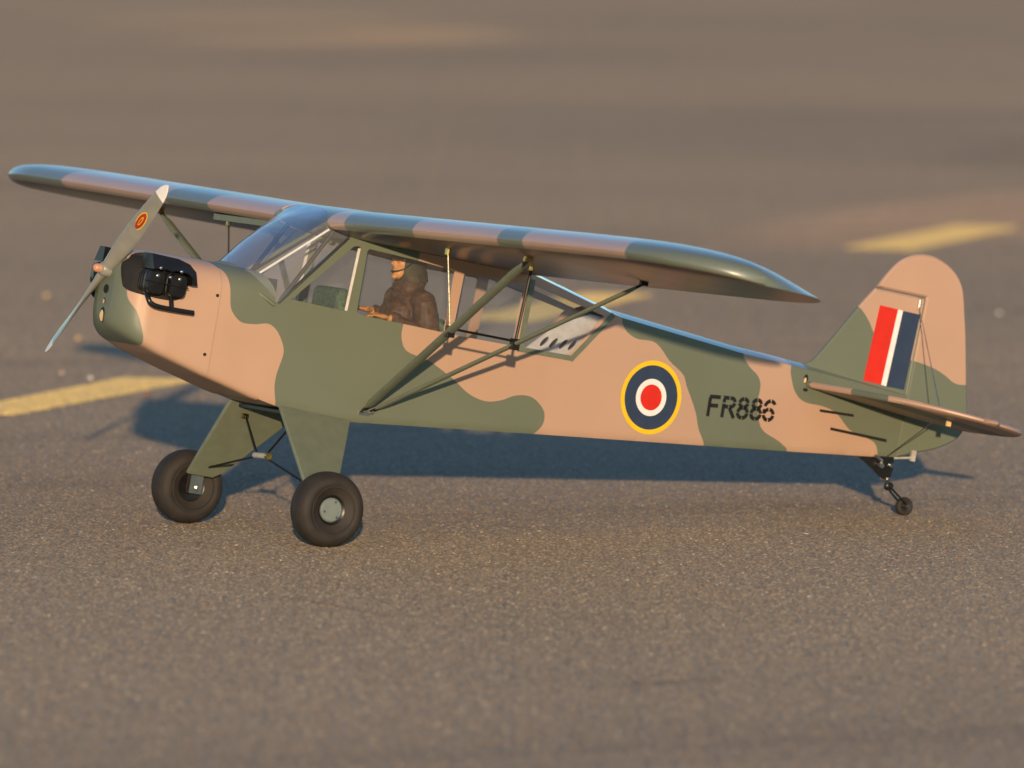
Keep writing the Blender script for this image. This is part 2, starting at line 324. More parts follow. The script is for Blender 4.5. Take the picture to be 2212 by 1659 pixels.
dash([(4.736, 6.149), (5.542, 6.953), (5.648, 6.849), (4.841, 6.032)])

# ------------------------------------------------------------------ the model aeroplane
plane = bpy.data.objects.new('model_airplane', None); COL.objects.link(plane); plane.rotation_euler = M3.to_euler(); plane.empty_display_size = 0.1
tagged(plane, 'tan and green camouflaged high-wing model airplane standing on the asphalt runway', 'model airplane')

def halfw(x): return I(x, [-.1, .03, .08, .2, .4, .9, 1.6, 2.2, 3.0, 4, 5, 6.32, 7], [.1, .17, .23, .3, .335, .355, .36, .36, .325, .245, .155, .03, .03])
def zbot(x): return I(x, [1.139, 1.28, 1.85, 3.29, 5.375, 6.115, 6.31], [-.675, -.704, -.726, -.607, -.446, -.385, -.368])
def zlon(x): return I(x, [3.03, 3.06, 3.743, 3.82, 4.867, 5.279, 5.49, 6.31], [.452, .437, .272, .256, .158, .136, .124, .066])
# painted patches on the flank, in (x, z)
g1 = crom([(.705, .30), (.711, .16), (.768, .106), (.794, .033), (.818, -.101), (.854, -.156), (.917, -.197), (1.012, -.196), (1.113, -.178), (1.18, -.208), (1.23, -.269), (1.26, -.334), (1.257, -.388), (1.238, -.476), (1.233, -.535), (1.239, -.599), (1.275, -.72)])
g1 += [(1.4, -.85), (3.0, -.85)] + crom([(3.2, -.70), (3.265, -.615), (3.322, -.54), (3.327, -.475), (3.30, -.428), (3.223, -.376), (3.145, -.363), (3.054, -.38), (2.968, -.419), (2.862, -.445), (2.758, -.433), (2.669, -.399), (2.575, -.342), (2.474, -.294), (2.374, -.25), (2.297, -.23), (2.231, -.22), (2.174, -.205), (2.137, -.172), (2.111, -.106), (2.112, -.04)])
g1 += [(2.148, .38), (2.148, .6), (.705, .6)]
g0 = [(-.5, .4), (.085, .4)] + crom([(.088, .20), (.105, .15), (.127, .115), (.122, .083), (.122, -.144), (.185, -.245), (.232, -.353), (.262, -.456), (.29, -.62)]) + [(.3, -.9), (-.5, -.9)]
g2 = crom([(3.80, .40), (3.821, .252), (3.846, .198), (3.896, .159), (3.972, .135), (4.071, .137), (4.13, .128), (4.196, .085), (4.265, .025), (4.395, -.05), (4.44, -.125), (4.5, -.21), (4.553, -.296), (4.595, -.395), (4.666, -.496), (4.70, -.60)])
g2 += crom([(5.42, -.55), (5.367, -.441), (5.334, -.415), (5.261, -.38), (5.161, -.348), (5.107, -.311), (5.074, -.241), (5.048, -.14), (5.05, -.08), (5.047, -.02), (5.008, .034), (4.945, .07), (4.894, .115), (4.867, .156), (4.85, .40)])
g3 = crom([(5.27, .40), (5.279, .124), (5.298, .052), (5.338, -.025), (5.395, -.077), (5.465, -.098), (5.56, -.1), (5.66, -.112), (5.744, -.146), (5.811, -.197), (5.876, -.237), (5.997, -.262), (6.086, -.288), (6.124, -.336), (6.147, -.42)]) + [(6.2, -.7), (7, -.7), (7, .4)]
FLANK = [g0, g1, g2, g3]

# ---- fuselage: lofted boot cowl, flat flanks with window openings, belly and rear deck
def section(x, n=56):
    """half-open ring of a nose cross-section: list of (y, z, s)"""
    W = I(x, [.075, .082, .09, .11, .14, .18, .25, .4, .735, .9, 1.139], [.10, .135, .162, .206, .248, .282, .313, .334, .350, .355, .357])
    zt = I(x, [.075, .082, .09, .11, .14, .18, .25, .4, .9, 1.139], [.045, .075, .092, .118, .138, .150, .159, .164, .165, .165])
    zb = I(x, [.075, .082, .09, .11, .14, .18, .22, .377, .714, .86, 1.09, 1.139], [-.305, -.335, -.350, -.374, -.398, -.422, -.442, -.498, -.588, -.622, -.678, -.686])
    zm = I(x, [.075, .4, 1.139], [-.10, -.10, -.06]); et = I(x, [.075, .2, .9], [2.2, 2.7, 3.0]); eb = I(x, [.075, .12, .2, .4, .735, 1.139], [3.2, 4.5, 8.0, 13.0, 17.0, 22.0])
    a = np.linspace(0, math.pi / 2, 500); q = []
    for e, h in ((et, zt - zm), (eb, zb - zm)): q.append((W * np.cos(a) ** (2 / e), zm + h * np.sin(a) ** (2 / e)))
    yy = np.concatenate([q[0][0], -q[0][0][::-1][1:], -q[1][0][1:], q[1][0][::-1][1:]]); zz = np.concatenate([q[0][1], q[0][1][::-1][1:], q[1][1][1:], q[1][1][::-1][1:]])
    L = np.concatenate([[0], np.cumsum(np.hypot(np.diff(yy), np.diff(zz)))]); t = np.linspace(0, L[-1], n + 1)[:-1]
    return list(zip(np.interp(t, L, yy).tolist(), np.interp(t, L, zz).tolist()))
def loft(stations, n=56, cap=True):
    V, F = [], []
    for x in stations: V += [(x, y, z) for y, z in section(x, n)]
    for i in range(len(stations) - 1):
        for k in range(n): F.append((i * n + k, i * n + (k + 1) % n, (i + 1) * n + (k + 1) % n, (i + 1) * n + k))
    if cap: F.append(tuple(range(n)))
    return V, F
xs = [.075, .078, .082, .086, .09, .10, .11, .125, .14, .16, .18, .20] + list(np.arange(.225, .735, .022)) + [.735]
V, F = loft(xs, 160); V = np.array(V)
cowl = fixn(mk('engine_cowling', V, F, 'skin_side', plane, 40, sdf(V[:, [0, 2]], FLANK)))

WS_B = [(.901, 0, .163), (.906, .08, .160), (.919, .15, .148), (.936, .21, .121), (.958, .26, .090), (.985, .30, .050), (1.014, .33, .011), (1.07, .348, -.020), (1.139, .356, -.053)]
def ws_x(y, z):
    if z < -.053: return 1.139
    return I(abs(y), [p[1] for p in WS_B], [p[0] for p in WS_B])
parts = []; SECS = {}
n = 160; rows = 40; V = []; END = section(1.139, n)
for i in range(rows + 1):
    for k in range(n):
        t = i / rows; y1, z1 = END[k]; xe = ws_x(y1, z1); x = .7362 + (xe - .7362) * t; SECS.setdefault(round(x, 4), section(x, n)); y, z = SECS[round(x, 4)][k]; V.append((x, y, z))
F = [(i * n + k, i * n + (k + 1) % n, (i + 1) * n + (k + 1) % n, (i + 1) * n + k) for i in range(rows) for k in range(n)]
parts.append((V, F))
WIN1 = [(1.255, .005), (1.645, .412), (1.66, .42), (1.695, .424), (1.705, .415), (1.680, -.006), (1.672, -.012)]
WIN2 = [(1.757, .405), (1.750, .006), (1.757, -.010), (1.775, -.019), (2.42, -.042), (2.436, -.03), (2.445, .372), (2.148, .398), (1.77, .418)]
WIN3 = [(2.515, .366), (2.499, -.035), (2.51, -.046), (2.975, -.052), (2.985, -.04), (3.0, .352), (2.99, .362)]
WIN4 = [(3.078, .372), (3.060, -.048), (3.449, -.051), (3.675, .248)]
OUT = [(1.139, -.053), (1.594, .468), (1.62, .474), (1.75, .470), (2.4, .452), (3.0, .446), (3.03, .452), (3.06, .437), (3.743, .272)] + [(x, zlon(x)) for x in np.arange(3.82, 6.30, .08)] + [(6.305, zlon(6.305)), (6.295, zbot(6.295))] + [(x, zbot(x)) for x in np.arange(6.25, 1.15, -.08)] + [(1.139, zbot(1.139))]
def densify(poly, step=.03):
    out = []
    for i in range(len(poly)):
        a = np.array(poly[i]); b = np.array(poly[(i + 1) % len(poly)]); m = max(1, int(np.hypot(*(b - a)) / step))
        out += [tuple(a + (b - a) * j / m) for j in range(m)]
    return out
def flank():
    loops = [densify(OUT)] + [densify(w) for w in (WIN1, WIN2, WIN3, WIN4)]; pts, edges = [], []
    for l in loops:
        s = len(pts); pts += l; edges += [(s + i, s + (i + 1) % len(l)) for i in range(len(l))]
    gx, gz = np.meshgrid(np.arange(1.16, 6.29, .028), np.arange(-.73, .47, .028)); gp = np.stack([gx.ravel(), gz.ravel()], 1)
    ok = inside(gp, loops[0]) & (sdf(gp, [loops[0]]) > .012)
    for l in loops[1:]: ok &= sdf(gp, [l]) < -.012
    pts += [tuple(p) for p in gp[ok]]
    vo, eo, fo, _, _, _ = delaunay_2d_cdt([Vector(p) for p in pts], edges, [], 0, 1e-6)
    P = np.array([(v.x, v.y) for v in vo]); cen = np.array([P[list(f)].mean(0) for f in fo]); keep = inside(cen, loops[0])
    for l in loops[1:]: keep &= ~inside(cen, l)
    return P, [f for f, k in zip(fo, keep) if k]
def fill(loops, step, grid=True):
    """triangulate an outline with holes, with extra points inside so that it can follow a curved surface"""
    pts, edges = [], []
    for l in loops:
        k = len(pts); pts += l; edges += [(k + i, k + (i + 1) % len(l)) for i in range(len(l))]
    q = np.array(loops[0]); lo, hi = q.min(0), q.max(0); gx, gz = np.meshgrid(np.arange(lo[0], hi[0], step), np.arange(lo[1], hi[1], step)); gp = np.stack([gx.ravel(), gz.ravel()], 1)
    ok = inside(gp, loops[0]) & (sdf(gp, [loops[0]]) > step * .4)
    for l in loops[1:]: ok &= sdf(gp, [l]) < -step * .4
    pts += [tuple(p) for p in gp[ok]]
    vo, eo, fo, _, _, _ = delaunay_2d_cdt([Vector(p) for p in pts], edges, [], 0, 1e-6)
    P = np.array([(v.x, v.y) for v in vo]); cen = np.array([P[list(f)].mean(0) for f in fo]); keep = inside(cen, loops[0])
    for l in loops[1:]: keep &= ~inside(cen, l)
    return P, [tuple(f) for f, k in zip(fo, keep) if k]
FP, FF = flank()
def rim_edges(F):
    c = {}
    for f in F:
        for i in range(len(f)): e = (f[i], f[(i + 1) % len(f)]); c[tuple(sorted(e))] = c.get(tuple(sorted(e)), []) + [e]
    return [v[0] for v in c.values() if len(v) == 1]
RIM = rim_edges(FF)
def flank3(side):
    V, W = [], []
    for x, z in FP:
        t = min(max((z - zbot(x)) / .035, 0), 1); w = halfw(x) - .014 * (1 - t) ** 2; V.append((x, side * w, z)); W.append((x, side * max(w - .014, .004), z))
    m = len(V); return V + W, [tuple(f) for f in FF] + [tuple(i + m for i in reversed(f)) for f in FF] + [(a, b, b + m, a + m) for a, b in RIM]
parts += [flank3(-1), flank3(1)]
# belly
bx = np.arange(1.139, 6.31, .05); V = [(x, s * (halfw(x) - .015), zbot(x) + .001 - (0 if abs(s) == 1 else .008 * (1 - s * s))) for x in bx for s in (-1, -.5, 0, .5, 1)]
parts.append((V, [(i * 5 + j, i * 5 + j + 1, i * 5 + j + 6, i * 5 + j + 5) for i in range(len(bx) - 1) for j in range(4)]))
# rear deck with a soft crown
dx = np.concatenate([np.arange(3.743, 6.30, .03), [6.305]]); ss = np.linspace(-1, 1, 13)
def crown(x): return I(x, [3.0, 3.743, 5.2, 6.0, 6.31], [.052, .050, .040, .016, .004])
V = [(x, s * halfw(x), zlon(x) + .001 + crown(x) * (1 - abs(s) ** 1.4)) for x in dx for s in ss]; m = len(ss)
DECK = ((V, [(i * m + j, i * m + j + 1, (i + 1) * m + j + 1, (i + 1) * m + j) for i in range(len(dx) - 1) for j in range(m - 1)]))
V, F = merge(parts); VA = np.array(V)
fus = mk('fuselage', VA, F, 'skin_side', plane, 35, sdf(VA[:, [0, 2]], FLANK))

DV = np.array(DECK[0]); mk('rear_deck', DV, DECK[1], 'skin_wing', plane, 60, sdf(np.stack([DV[:, 0], DV[:, 2] - .02], 1), FLANK))
# cabin floor, instrument hood, rear bulkhead panel
fx = np.arange(1.0, 3.5, .1)
mk('cabin_floor', [(x, s * (halfw(x) - .02), zbot(max(x, 1.139)) + .06) for x in fx for s in (-1, 1)], [(2 * i, 2 * i + 1, 2 * i + 3, 2 * i + 2) for i in range(len(fx) - 1)], 'panel', plane, 0)
hb = []; he = [(1.075, 0, .158), (1.08, .08, .156), (1.09, .15, .148), (1.10, .21, .135), (1.115, .26, .110), (1.135, .295, .075), (1.155, .32, .030), (1.175, .335, -.01), (1.20, .34, -.06)]
full = lambda c: [(p[0], -p[1], p[2]) for p in reversed(c)] + [p for p in c[1:]]
A, B = full([(p[0] + .004, p[1] * .975, p[2] - .006) for p in WS_B]), full(he); C2 = [((a[0] + b[0]) / 2, (a[1] + b[1]) / 2, (a[2] + b[2]) / 2 + .006) for a, b in zip(A, B)]
C3 = [(b[0] + .005, b[1] * .96, b[2] - .03) for b in B]; m = len(A)
mk('instrument_hood', A + C2 + B + C3, [(r * m + i, r * m + i + 1, (r + 1) * m + i + 1, (r + 1) * m + i) for r in range(3) for i in range(m - 1)], 'green', plane, 60)
mk('instrument_panel', [(1.16, -.30, .12), (1.16, .30, .12), (1.16, .33, -.3), (1.16, -.33, -.3)], [(0, 1, 2, 3)], 'black', plane, 0)
def ellipse(cx, cz, a, b, rot, n=20): return [(cx + a * math.cos(t) * math.cos(rot) - b * math.sin(t) * math.sin(rot), cz + a * math.cos(t) * math.sin(rot) + b * math.sin(t) * math.cos(rot)) for t in [2 * math.pi * i / n for i in range(n)]]
PX = .115   # the panel stands this far inside the flank
pan = [(3.085, -.055), (3.265, .100), (3.42, .185), (3.57, .245), (3.73, .235), (3.60, .05), (3.50, -.062)]
P, T = fill([densify([(x + .066, z) for x, z in pan], .04)] + [ellipse(x + .066, z, .046, .0165, R(48)) for x, z in ((3.232, .014), (3.308, .014), (3.388, .017), (3.462, .020))], .03)
V = [(x, -(halfw(x) - PX), z) for x, z in P] + [(x, -(halfw(x) - PX - .014), z) for x, z in P]; m = len(P); E_ = None
rim = {}
for f in T:
    for i in range(3): e = (f[i], f[(i + 1) % 3]); rim.setdefault(tuple(sorted(e)), []).append(e)
F = T + [tuple(i + m for i in reversed(f)) for f in T] + [(e[0][0], e[0][1], e[0][1] + m, e[0][0] + m) for e in rim.values() if len(e) == 1]
fixn(mk('rear_cabin_panel', V, F, 'panel', plane, 0))

# window panes just inside the openings
def pane(poly, name='window_pane', inset=.010):
    for s in (-1, 1):
        big = []; c = np.mean(poly, 0)
        for p in poly: d = np.array(p) - c; big.append(tuple(c + d * (1 + .012 / np.hypot(*d))))
        V, F = prism(big, lambda x, z: s * (halfw(x) - inset), lambda x, z: s * (halfw(x) - inset - .004)); fixn(mk(name, V, F, 'glass', plane, 0))
for wpoly in (WIN1, WIN2, WIN3, WIN4): pane(wpoly)
# raised green frame of the rear quarter window, bright edge strips of the other panes
def strip(a, b, wid, name, mat, s, out=.010, th=.012):
    a, b = np.array(a), np.array(b); d = (b - a) / np.hypot(*(b - a)); nn = np.array([-d[1], d[0]]) * wid / 2
    V, F = prism([tuple(a - nn), tuple(b - nn), tuple(b + nn), tuple(a + nn)], lambda x, z: s * (halfw(x) + out), lambda x, z: s * (halfw(x) + out - th)); return fixn(mk(name, V, F, mat, plane, 0))
for s in (-1, 1):
    strip((3.052, .405), (3.040, -.074), .038, 'window_frame', 'green', s); strip((3.021, -.066), (3.478, -.068), .034, 'window_frame', 'green', s, .0095); strip((3.460, -.078), (3.745, .268), .034, 'window_frame', 'green', s, .009)
    strip((1.700, .41), (1.675, -.008), .018, 'window_edge', 'panel', s, -.004); strip((1.760, .40), (1.754, .0), .010, 'window_edge', 'chrome', s, -.003, .01)
    strip((2.519, .36), (2.504, -.04), .014, 'window_edge', 'chrome', s, -.003, .01)
    strip((1.16, -.035), (1.600, .468), .018, 'window_edge', 'steel', s, .006, .014)
# rear glazing over the cabin behind the wing
gx = np.arange(3.02, 3.75, .06); V = [(x, t * (halfw(x) - .004), zlon(min(max(x, 3.03), 3.743)) + .002 + crown(x) * (1 - t * t)) for x in gx for t in ss]; m = len(ss)
mk('rear_skylight', V, [(i * m + j, i * m + j + 1, (i + 1) * m + j + 1, (i + 1) * m + j) for i in range(len(gx) - 1) for j in range(m - 1)], 'glass', plane, 60)

# windshield
WS_T = [(1.500, 0, .640), (1.495, .10, .638), (1.485, .18, .632), (1.468, .25, .618), (1.445, .31, .590), (1.425, .35, .545), (1.435, .368, .510), (1.50, .368, .489), (1.594, .362, .471)]
A, B = full(WS_B), full(WS_T); rows = 12; m = len(A); V = []
for r in range(rows + 1):
    t = r / rows
    for a, b in zip(A, B):
        p = np.array(a) * (1 - t) + np.array(b) * t; q = math.sin(math.pi * t); side = abs(p[1]) / .36
        V.append((p[0] - .030 * q * (1 - side * .7), p[1] * (1 + .02 * q), p[2] + .035 * q * (1 - side * .8)))
ws = mk('windshield', V, [(r * m + i, r * m + i + 1, (r + 1) * m + i + 1, (r + 1) * m + i) for r in range(rows) for i in range(m - 1)], 'glass2', plane, 80)
V, F = tube(full([(p[0] - .004, p[1] * 1.012, p[2] + .004) for p in crom(WS_B, 3)]), .015, 8); mk('windshield_frame', V, F, 'green', plane, 60)
V, F = tube([(1.03, -.10, .12), (1.435, -.335, .515)], .010, 8); mk('cabin_tube', V, F, 'rod', plane)
V, F = tube([(1.06, -.12, .10), (1.455, -.345, .50)], .008, 8); mk('cabin_tube', V, F, 'white', plane)
for s in (-1, 1):
    V, F = tube([(1.187, s * .325, -.02), (1.505, s * .325, .50)], .015, 8); mk('cabin_tube', V, F, 'rod', plane)
V, F = tube([(1.437, -.32, .405), (1.415, -.32, .42), (1.395, -.32, .41), (1.385, -.32, .375)], .010, 8); mk('tube_clip', V, F, 'black', plane)

# ---- wings
LE, CH = 1.42, 1.60
AX = [0, .008, .02, .041, .08, .134, .20, .30, .40, .55, .70, .85, 1.0]
UP = [.548, .572, .592, .615, .636, .651, .661, .664, .655, .620, .569, .507, .440]
LO = [.548, .528, .514, .500, .484, .473, .466, .460, .456, .450, .444, .438, .433]
us = np.concatenate([np.linspace(0, 1, 26) ** 2]); 
prof = [(u, I(u, AX, LO), -1) for u in us[::-1]] + [(u, I(u, AX, UP), 1) for u in us[1:]]
def smooth_prof():
    from_lo = crom([(a, b) for a, b in zip(AX, LO)], 3)[::-1]; from_up = crom([(a, b) for a, b in zip(AX, UP)], 3)
    return [(a, b, -1) for a, b in from_lo] + [(a, b, 1) for a, b in from_up[1:]]
prof = smooth_prof()
DIH = {-1: .0145, 1: .0145}
YT, YL, YR, XT = 4.97, 4.05, 3.30, 2.00        # half span, where the tip curve starts ahead and behind, tip position
def wing_point(y, u, z, s):
    ay = abs(y); q1, q2 = [1 - math.sqrt(max(1 - min(max((ay - k) / (YT - k), 0), 1) ** 2, 0)) for k in (YL, YR)]
    le = LE + (XT - LE) * q1; te = LE + CH - (LE + CH - XT) * q2; q = 1 - (te - le) / CH
    x = le + (te - le) * u; thick = max(1 - q, .10) ** .55; base = lambda t: .475 - .042 * t
    zz = base((x - LE) / CH) + (z - base(u)) * thick + DIH[s] * (ay - .36)
    return x, zz
BANDS = {-1: [.63, 1.55, 2.65, 2.97, 4.24], 1: [1.38, 2.02, 3.58]}
GREENS = {-1: [(.63, 1.55), (2.65, 2.97), (4.24, 9)], 1: [(-1, .42), (1.38, 2.02), (3.58, 9)]}
def band(ay, x, s):
    yy = ay + .42 * max(x - LE, 0) + .05 * math.sin(5 * x); best = -9
    for a, b in GREENS[s]: best = max(best, min(yy - a, b - yy))
    return best
def wing(s):
    ys = np.concatenate([np.arange(.36, 3.28, .06), np.arange(3.30, YL, .04), YL + (YT - YL) * np.sin(np.linspace(0, math.pi / 2, 26))]); V, at = [], []
    for y in ys:
        for u, z, side in prof:
            x, zz = wing_point(y, u, z, s); V.append((x, s * y, zz))
            at.append(band(y, x, s))
    m = len(prof); F = [(i * m + j, i * m + j + 1, (i + 1) * m + j + 1, (i + 1) * m + j) for i in range(len(ys) - 1) for j in range(m - 1)]
    F.append(tuple(range(m))); F += [(i * m, (i + 1) * m, (i + 2) * m - 1, (i + 1) * m - 1) for i in range(len(ys) - 1)]
    F.append(tuple((len(ys) - 1) * m + j for j in range(m - 1, -1, -1)))
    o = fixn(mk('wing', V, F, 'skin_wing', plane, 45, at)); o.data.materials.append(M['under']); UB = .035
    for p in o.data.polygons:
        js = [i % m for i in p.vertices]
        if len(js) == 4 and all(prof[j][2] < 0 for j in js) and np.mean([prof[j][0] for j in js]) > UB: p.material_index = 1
    return o
wing_port, wing_star = wing(-1), wing(1)
wing_port['label'] = 'port wing reaching towards the camera with green rounded tip'; wing_star['label'] = 'starboard wing reaching away behind the propeller'
# centre section between the wings
V, at = [], []
for y in np.linspace(-.357, .357, 9):
    for u, z, side in prof: V.append((LE + .02 + (CH - .02) * u, y, z + .003)); at.append(.5 if True else 0)
m = len(prof); F = [(i * m + j, i * m + j + 1, (i + 1) * m + j + 1, (i + 1) * m + j) for i in range(8) for j in range(m - 1)]
fixn(mk('wing_centre_section', V, F, 'skin_wing', plane, 45, at))
V, F = box((LE + .085, .86, .486), (.05, .95, .040)); mk('spar_strip', V, F, 'green', plane, 0)

# ---- struts
def strut(a, b, r, name='wing_strut', flat=.55):
    a, b = Vector(a), Vector(b); d = (b - a).normalized()
    V, F = tube([a + d * .06, a + d * .14, b - d * .16, b - d * .06], [r * .55, r, r, r * .6], 14, True, flat); o = mk(name, V, F, 'green', plane, 50)
    for p, q in ((a, a + d * .10), (b, b - d * .16)):
        V, F = tube([p, q], r * .42, 8); mk('strut_fork', V, F, 'rod', o)
    return o
SB_F, SB_R = (1.91, .375, -.640), (1.965, .372, -.640)
for s in (-1, 1):
    D = DIH[s]
    ft = (1.707, s * 2.553, .448 + D * 2.19); rt = (2.60, s * 2.52, .428 + D * 2.16)
    fb = (SB_F[0], s * SB_F[1], SB_F[2]); rb = (SB_R[0], s * SB_R[1], SB_R[2])
    strut(fb, ft, .034); strut(rb, rt, .024)
    V, F = merge([box((ft[0], ft[1], ft[2] + .02), (.05, .03, .05)), lathe([(-.03, .012), (.03, .012)], (ft[0], ft[1], ft[2] + .0), (1, 0, 0), 10)]); mk('strut_fitting', V, F, 'brass', plane)
    V, F = box((rt[0], rt[1], rt[2] + .02), (.05, .03, .06)); mk('strut_fitting', V, F, 'rod', plane)
    V, F = merge([box((fb[0] + .02, fb[1] - s * .012, fb[2] - .015), (.085, .012, .026)), lathe([(-.02, .010), (.02, .010)], (fb[0], fb[1] + s * .02, fb[2]), (0, 1, 0), 10), lathe([(-.02, .010), (.02, .010)], (rb[0], rb[1] + s * .02, rb[2]), (0, 1, 0), 10)]); mk('strut_bracket', V, F, 'steel', plane)
    # jury struts
    f1 = Vector(fb).lerp(Vector(ft), .535); r1 = Vector(rb).lerp(Vector(rt), .535)
    jt = Vector((1.70, s * 1.52, .455 + D * 1.16)); kt = Vector((2.35, s * 1.50, .448 + D * 1.14))
    V, F = tube([f1, jt], .0065, 8); mk('jury_strut', V, F, 'threaded' if s < 0 else 'rod', plane)
    V, F = tube([r1, kt], .010, 8); mk('jury_strut', V, F, 'rod', plane)
    V, F = tube([f1 + Vector((.0, 0, .02)), r1 + Vector((0, 0, .02))], .008, 8); mk('jury_strut', V, F, 'rod', plane)
    for p in (f1, r1):
        V, F = box(p, (.05, .05, .075)); o = mk('jury_clamp', V, F, 'rod', plane)
    for p in (jt, kt):
        V, F = lathe([(-.025, .018), (.03, .018)], p, (0, 0, 1), 10); mk('jury_eyelet', V, F, 'brass', plane)

# ---- propeller
ang_u = math.atan2(.59, -.667)      # blade pointing up to port
prop = bpy.data.objects.new('propeller', None); COL.objects.link(prop); prop.parent = plane; prop.empty_display_size = .02
def blade(sgn):
    er = Vector((0, math.cos(ang_u), math.sin(ang_u))) * sgn; t = Vector((0, math.sin(ang_u), -math.cos(ang_u))) * sgn
    if t.z * sgn < 0: t = -t
    stations = [.035, .07, .12, .18, .25, .33, .42, .52, .62, .70, .77, .825, .862, .885, .895]; V, F = [], []; n = 16
    for r in stations:
        c = I(r, [.035, .12, .25, .42, .6, .75, .83, .87, .895], [.085, .10, .122, .130, .122, .104, .080, .050, .012]); th = I(r, [.035, .12, .3, .6, .895], [.065, .05, .030, .017, .006])
        be = R(I(r, [.03, .12, .3, .6, .9], [58, 50, 38, 26, 19])); ch = t * math.cos(be) - Vector((1, 0, 0)) * math.sin(be); nn = Vector((1, 0, 0)) * math.cos(be) + t * math.sin(be)
        for k in range(n):
            a = 2 * math.pi * k / n; V.append(Vector((.055, 0, 0)) + er * r + ch * (c / 2 * math.cos(a)) + nn * (th / 2 * math.sin(a)))
    for i in range(len(stations) - 1):
        for k in range(n): F.append((i * n + k, i * n + (k + 1) % n, (i + 1) * n + (k + 1) % n, (i + 1) * n + k))
    F += [tuple(range(n)), tuple((len(stations) - 1) * n + k for k in range(n))]
    o = fixn(mk('blade', V, F, 'prop', prop, 60)); o.data.materials.append(M['white'])
    for p in o.data.polygons:
        if np.mean([(Vector(V[i]) - Vector((.055, 0, 0))).length for i in p.vertices]) > .765: p.material_index = 1
    return er, t
er, tt = blade(1); blade(-1)
# oval maker's badge on the upper blade
r = .52; be = R(29); ch = tt * math.cos(be) - Vector((1, 0, 0)) * math.sin(be); nn = -(Vector((1, 0, 0)) * math.cos(be) + tt * math.sin(be)); c0 = Vector((.055, 0, 0)) + er * r
for nm, a, b, off, mt in (('badge', .085, .034, .0105, 'yellow'), ('badge', .076, .028, .0118, 'badge_red'), ('badge_mark', .042, .010, .0130, 'yellow'), ('badge_mark', .034, .0055, .0142, 'badge_red')):
    V = [c0 + nn * off + er * (a * math.cos(q)) + ch * (b * math.sin(q)) for q in [2 * math.pi * i / 24 for i in range(24)]]; mk(nm, V, [tuple(range(24))], mt, prop, 0)
V, F = lathe([(-.075, .0), (-.073, .016), (-.064, .025), (-.050, .029), (-.022, .031), (-.020, .0)], (.035, 0, 0), (1, 0, 0), 24, False); fixn(mk('spinner', V, F, 'hub', prop, 50))
V, F = lathe([(-.024, .0), (-.023, .036), (-.012, .046), (.02, .050), (.06, .050)], (.035, 0, 0), (1, 0, 0), 24, False); fixn(mk('propeller_hub', V, F, 'prop', prop, 50))

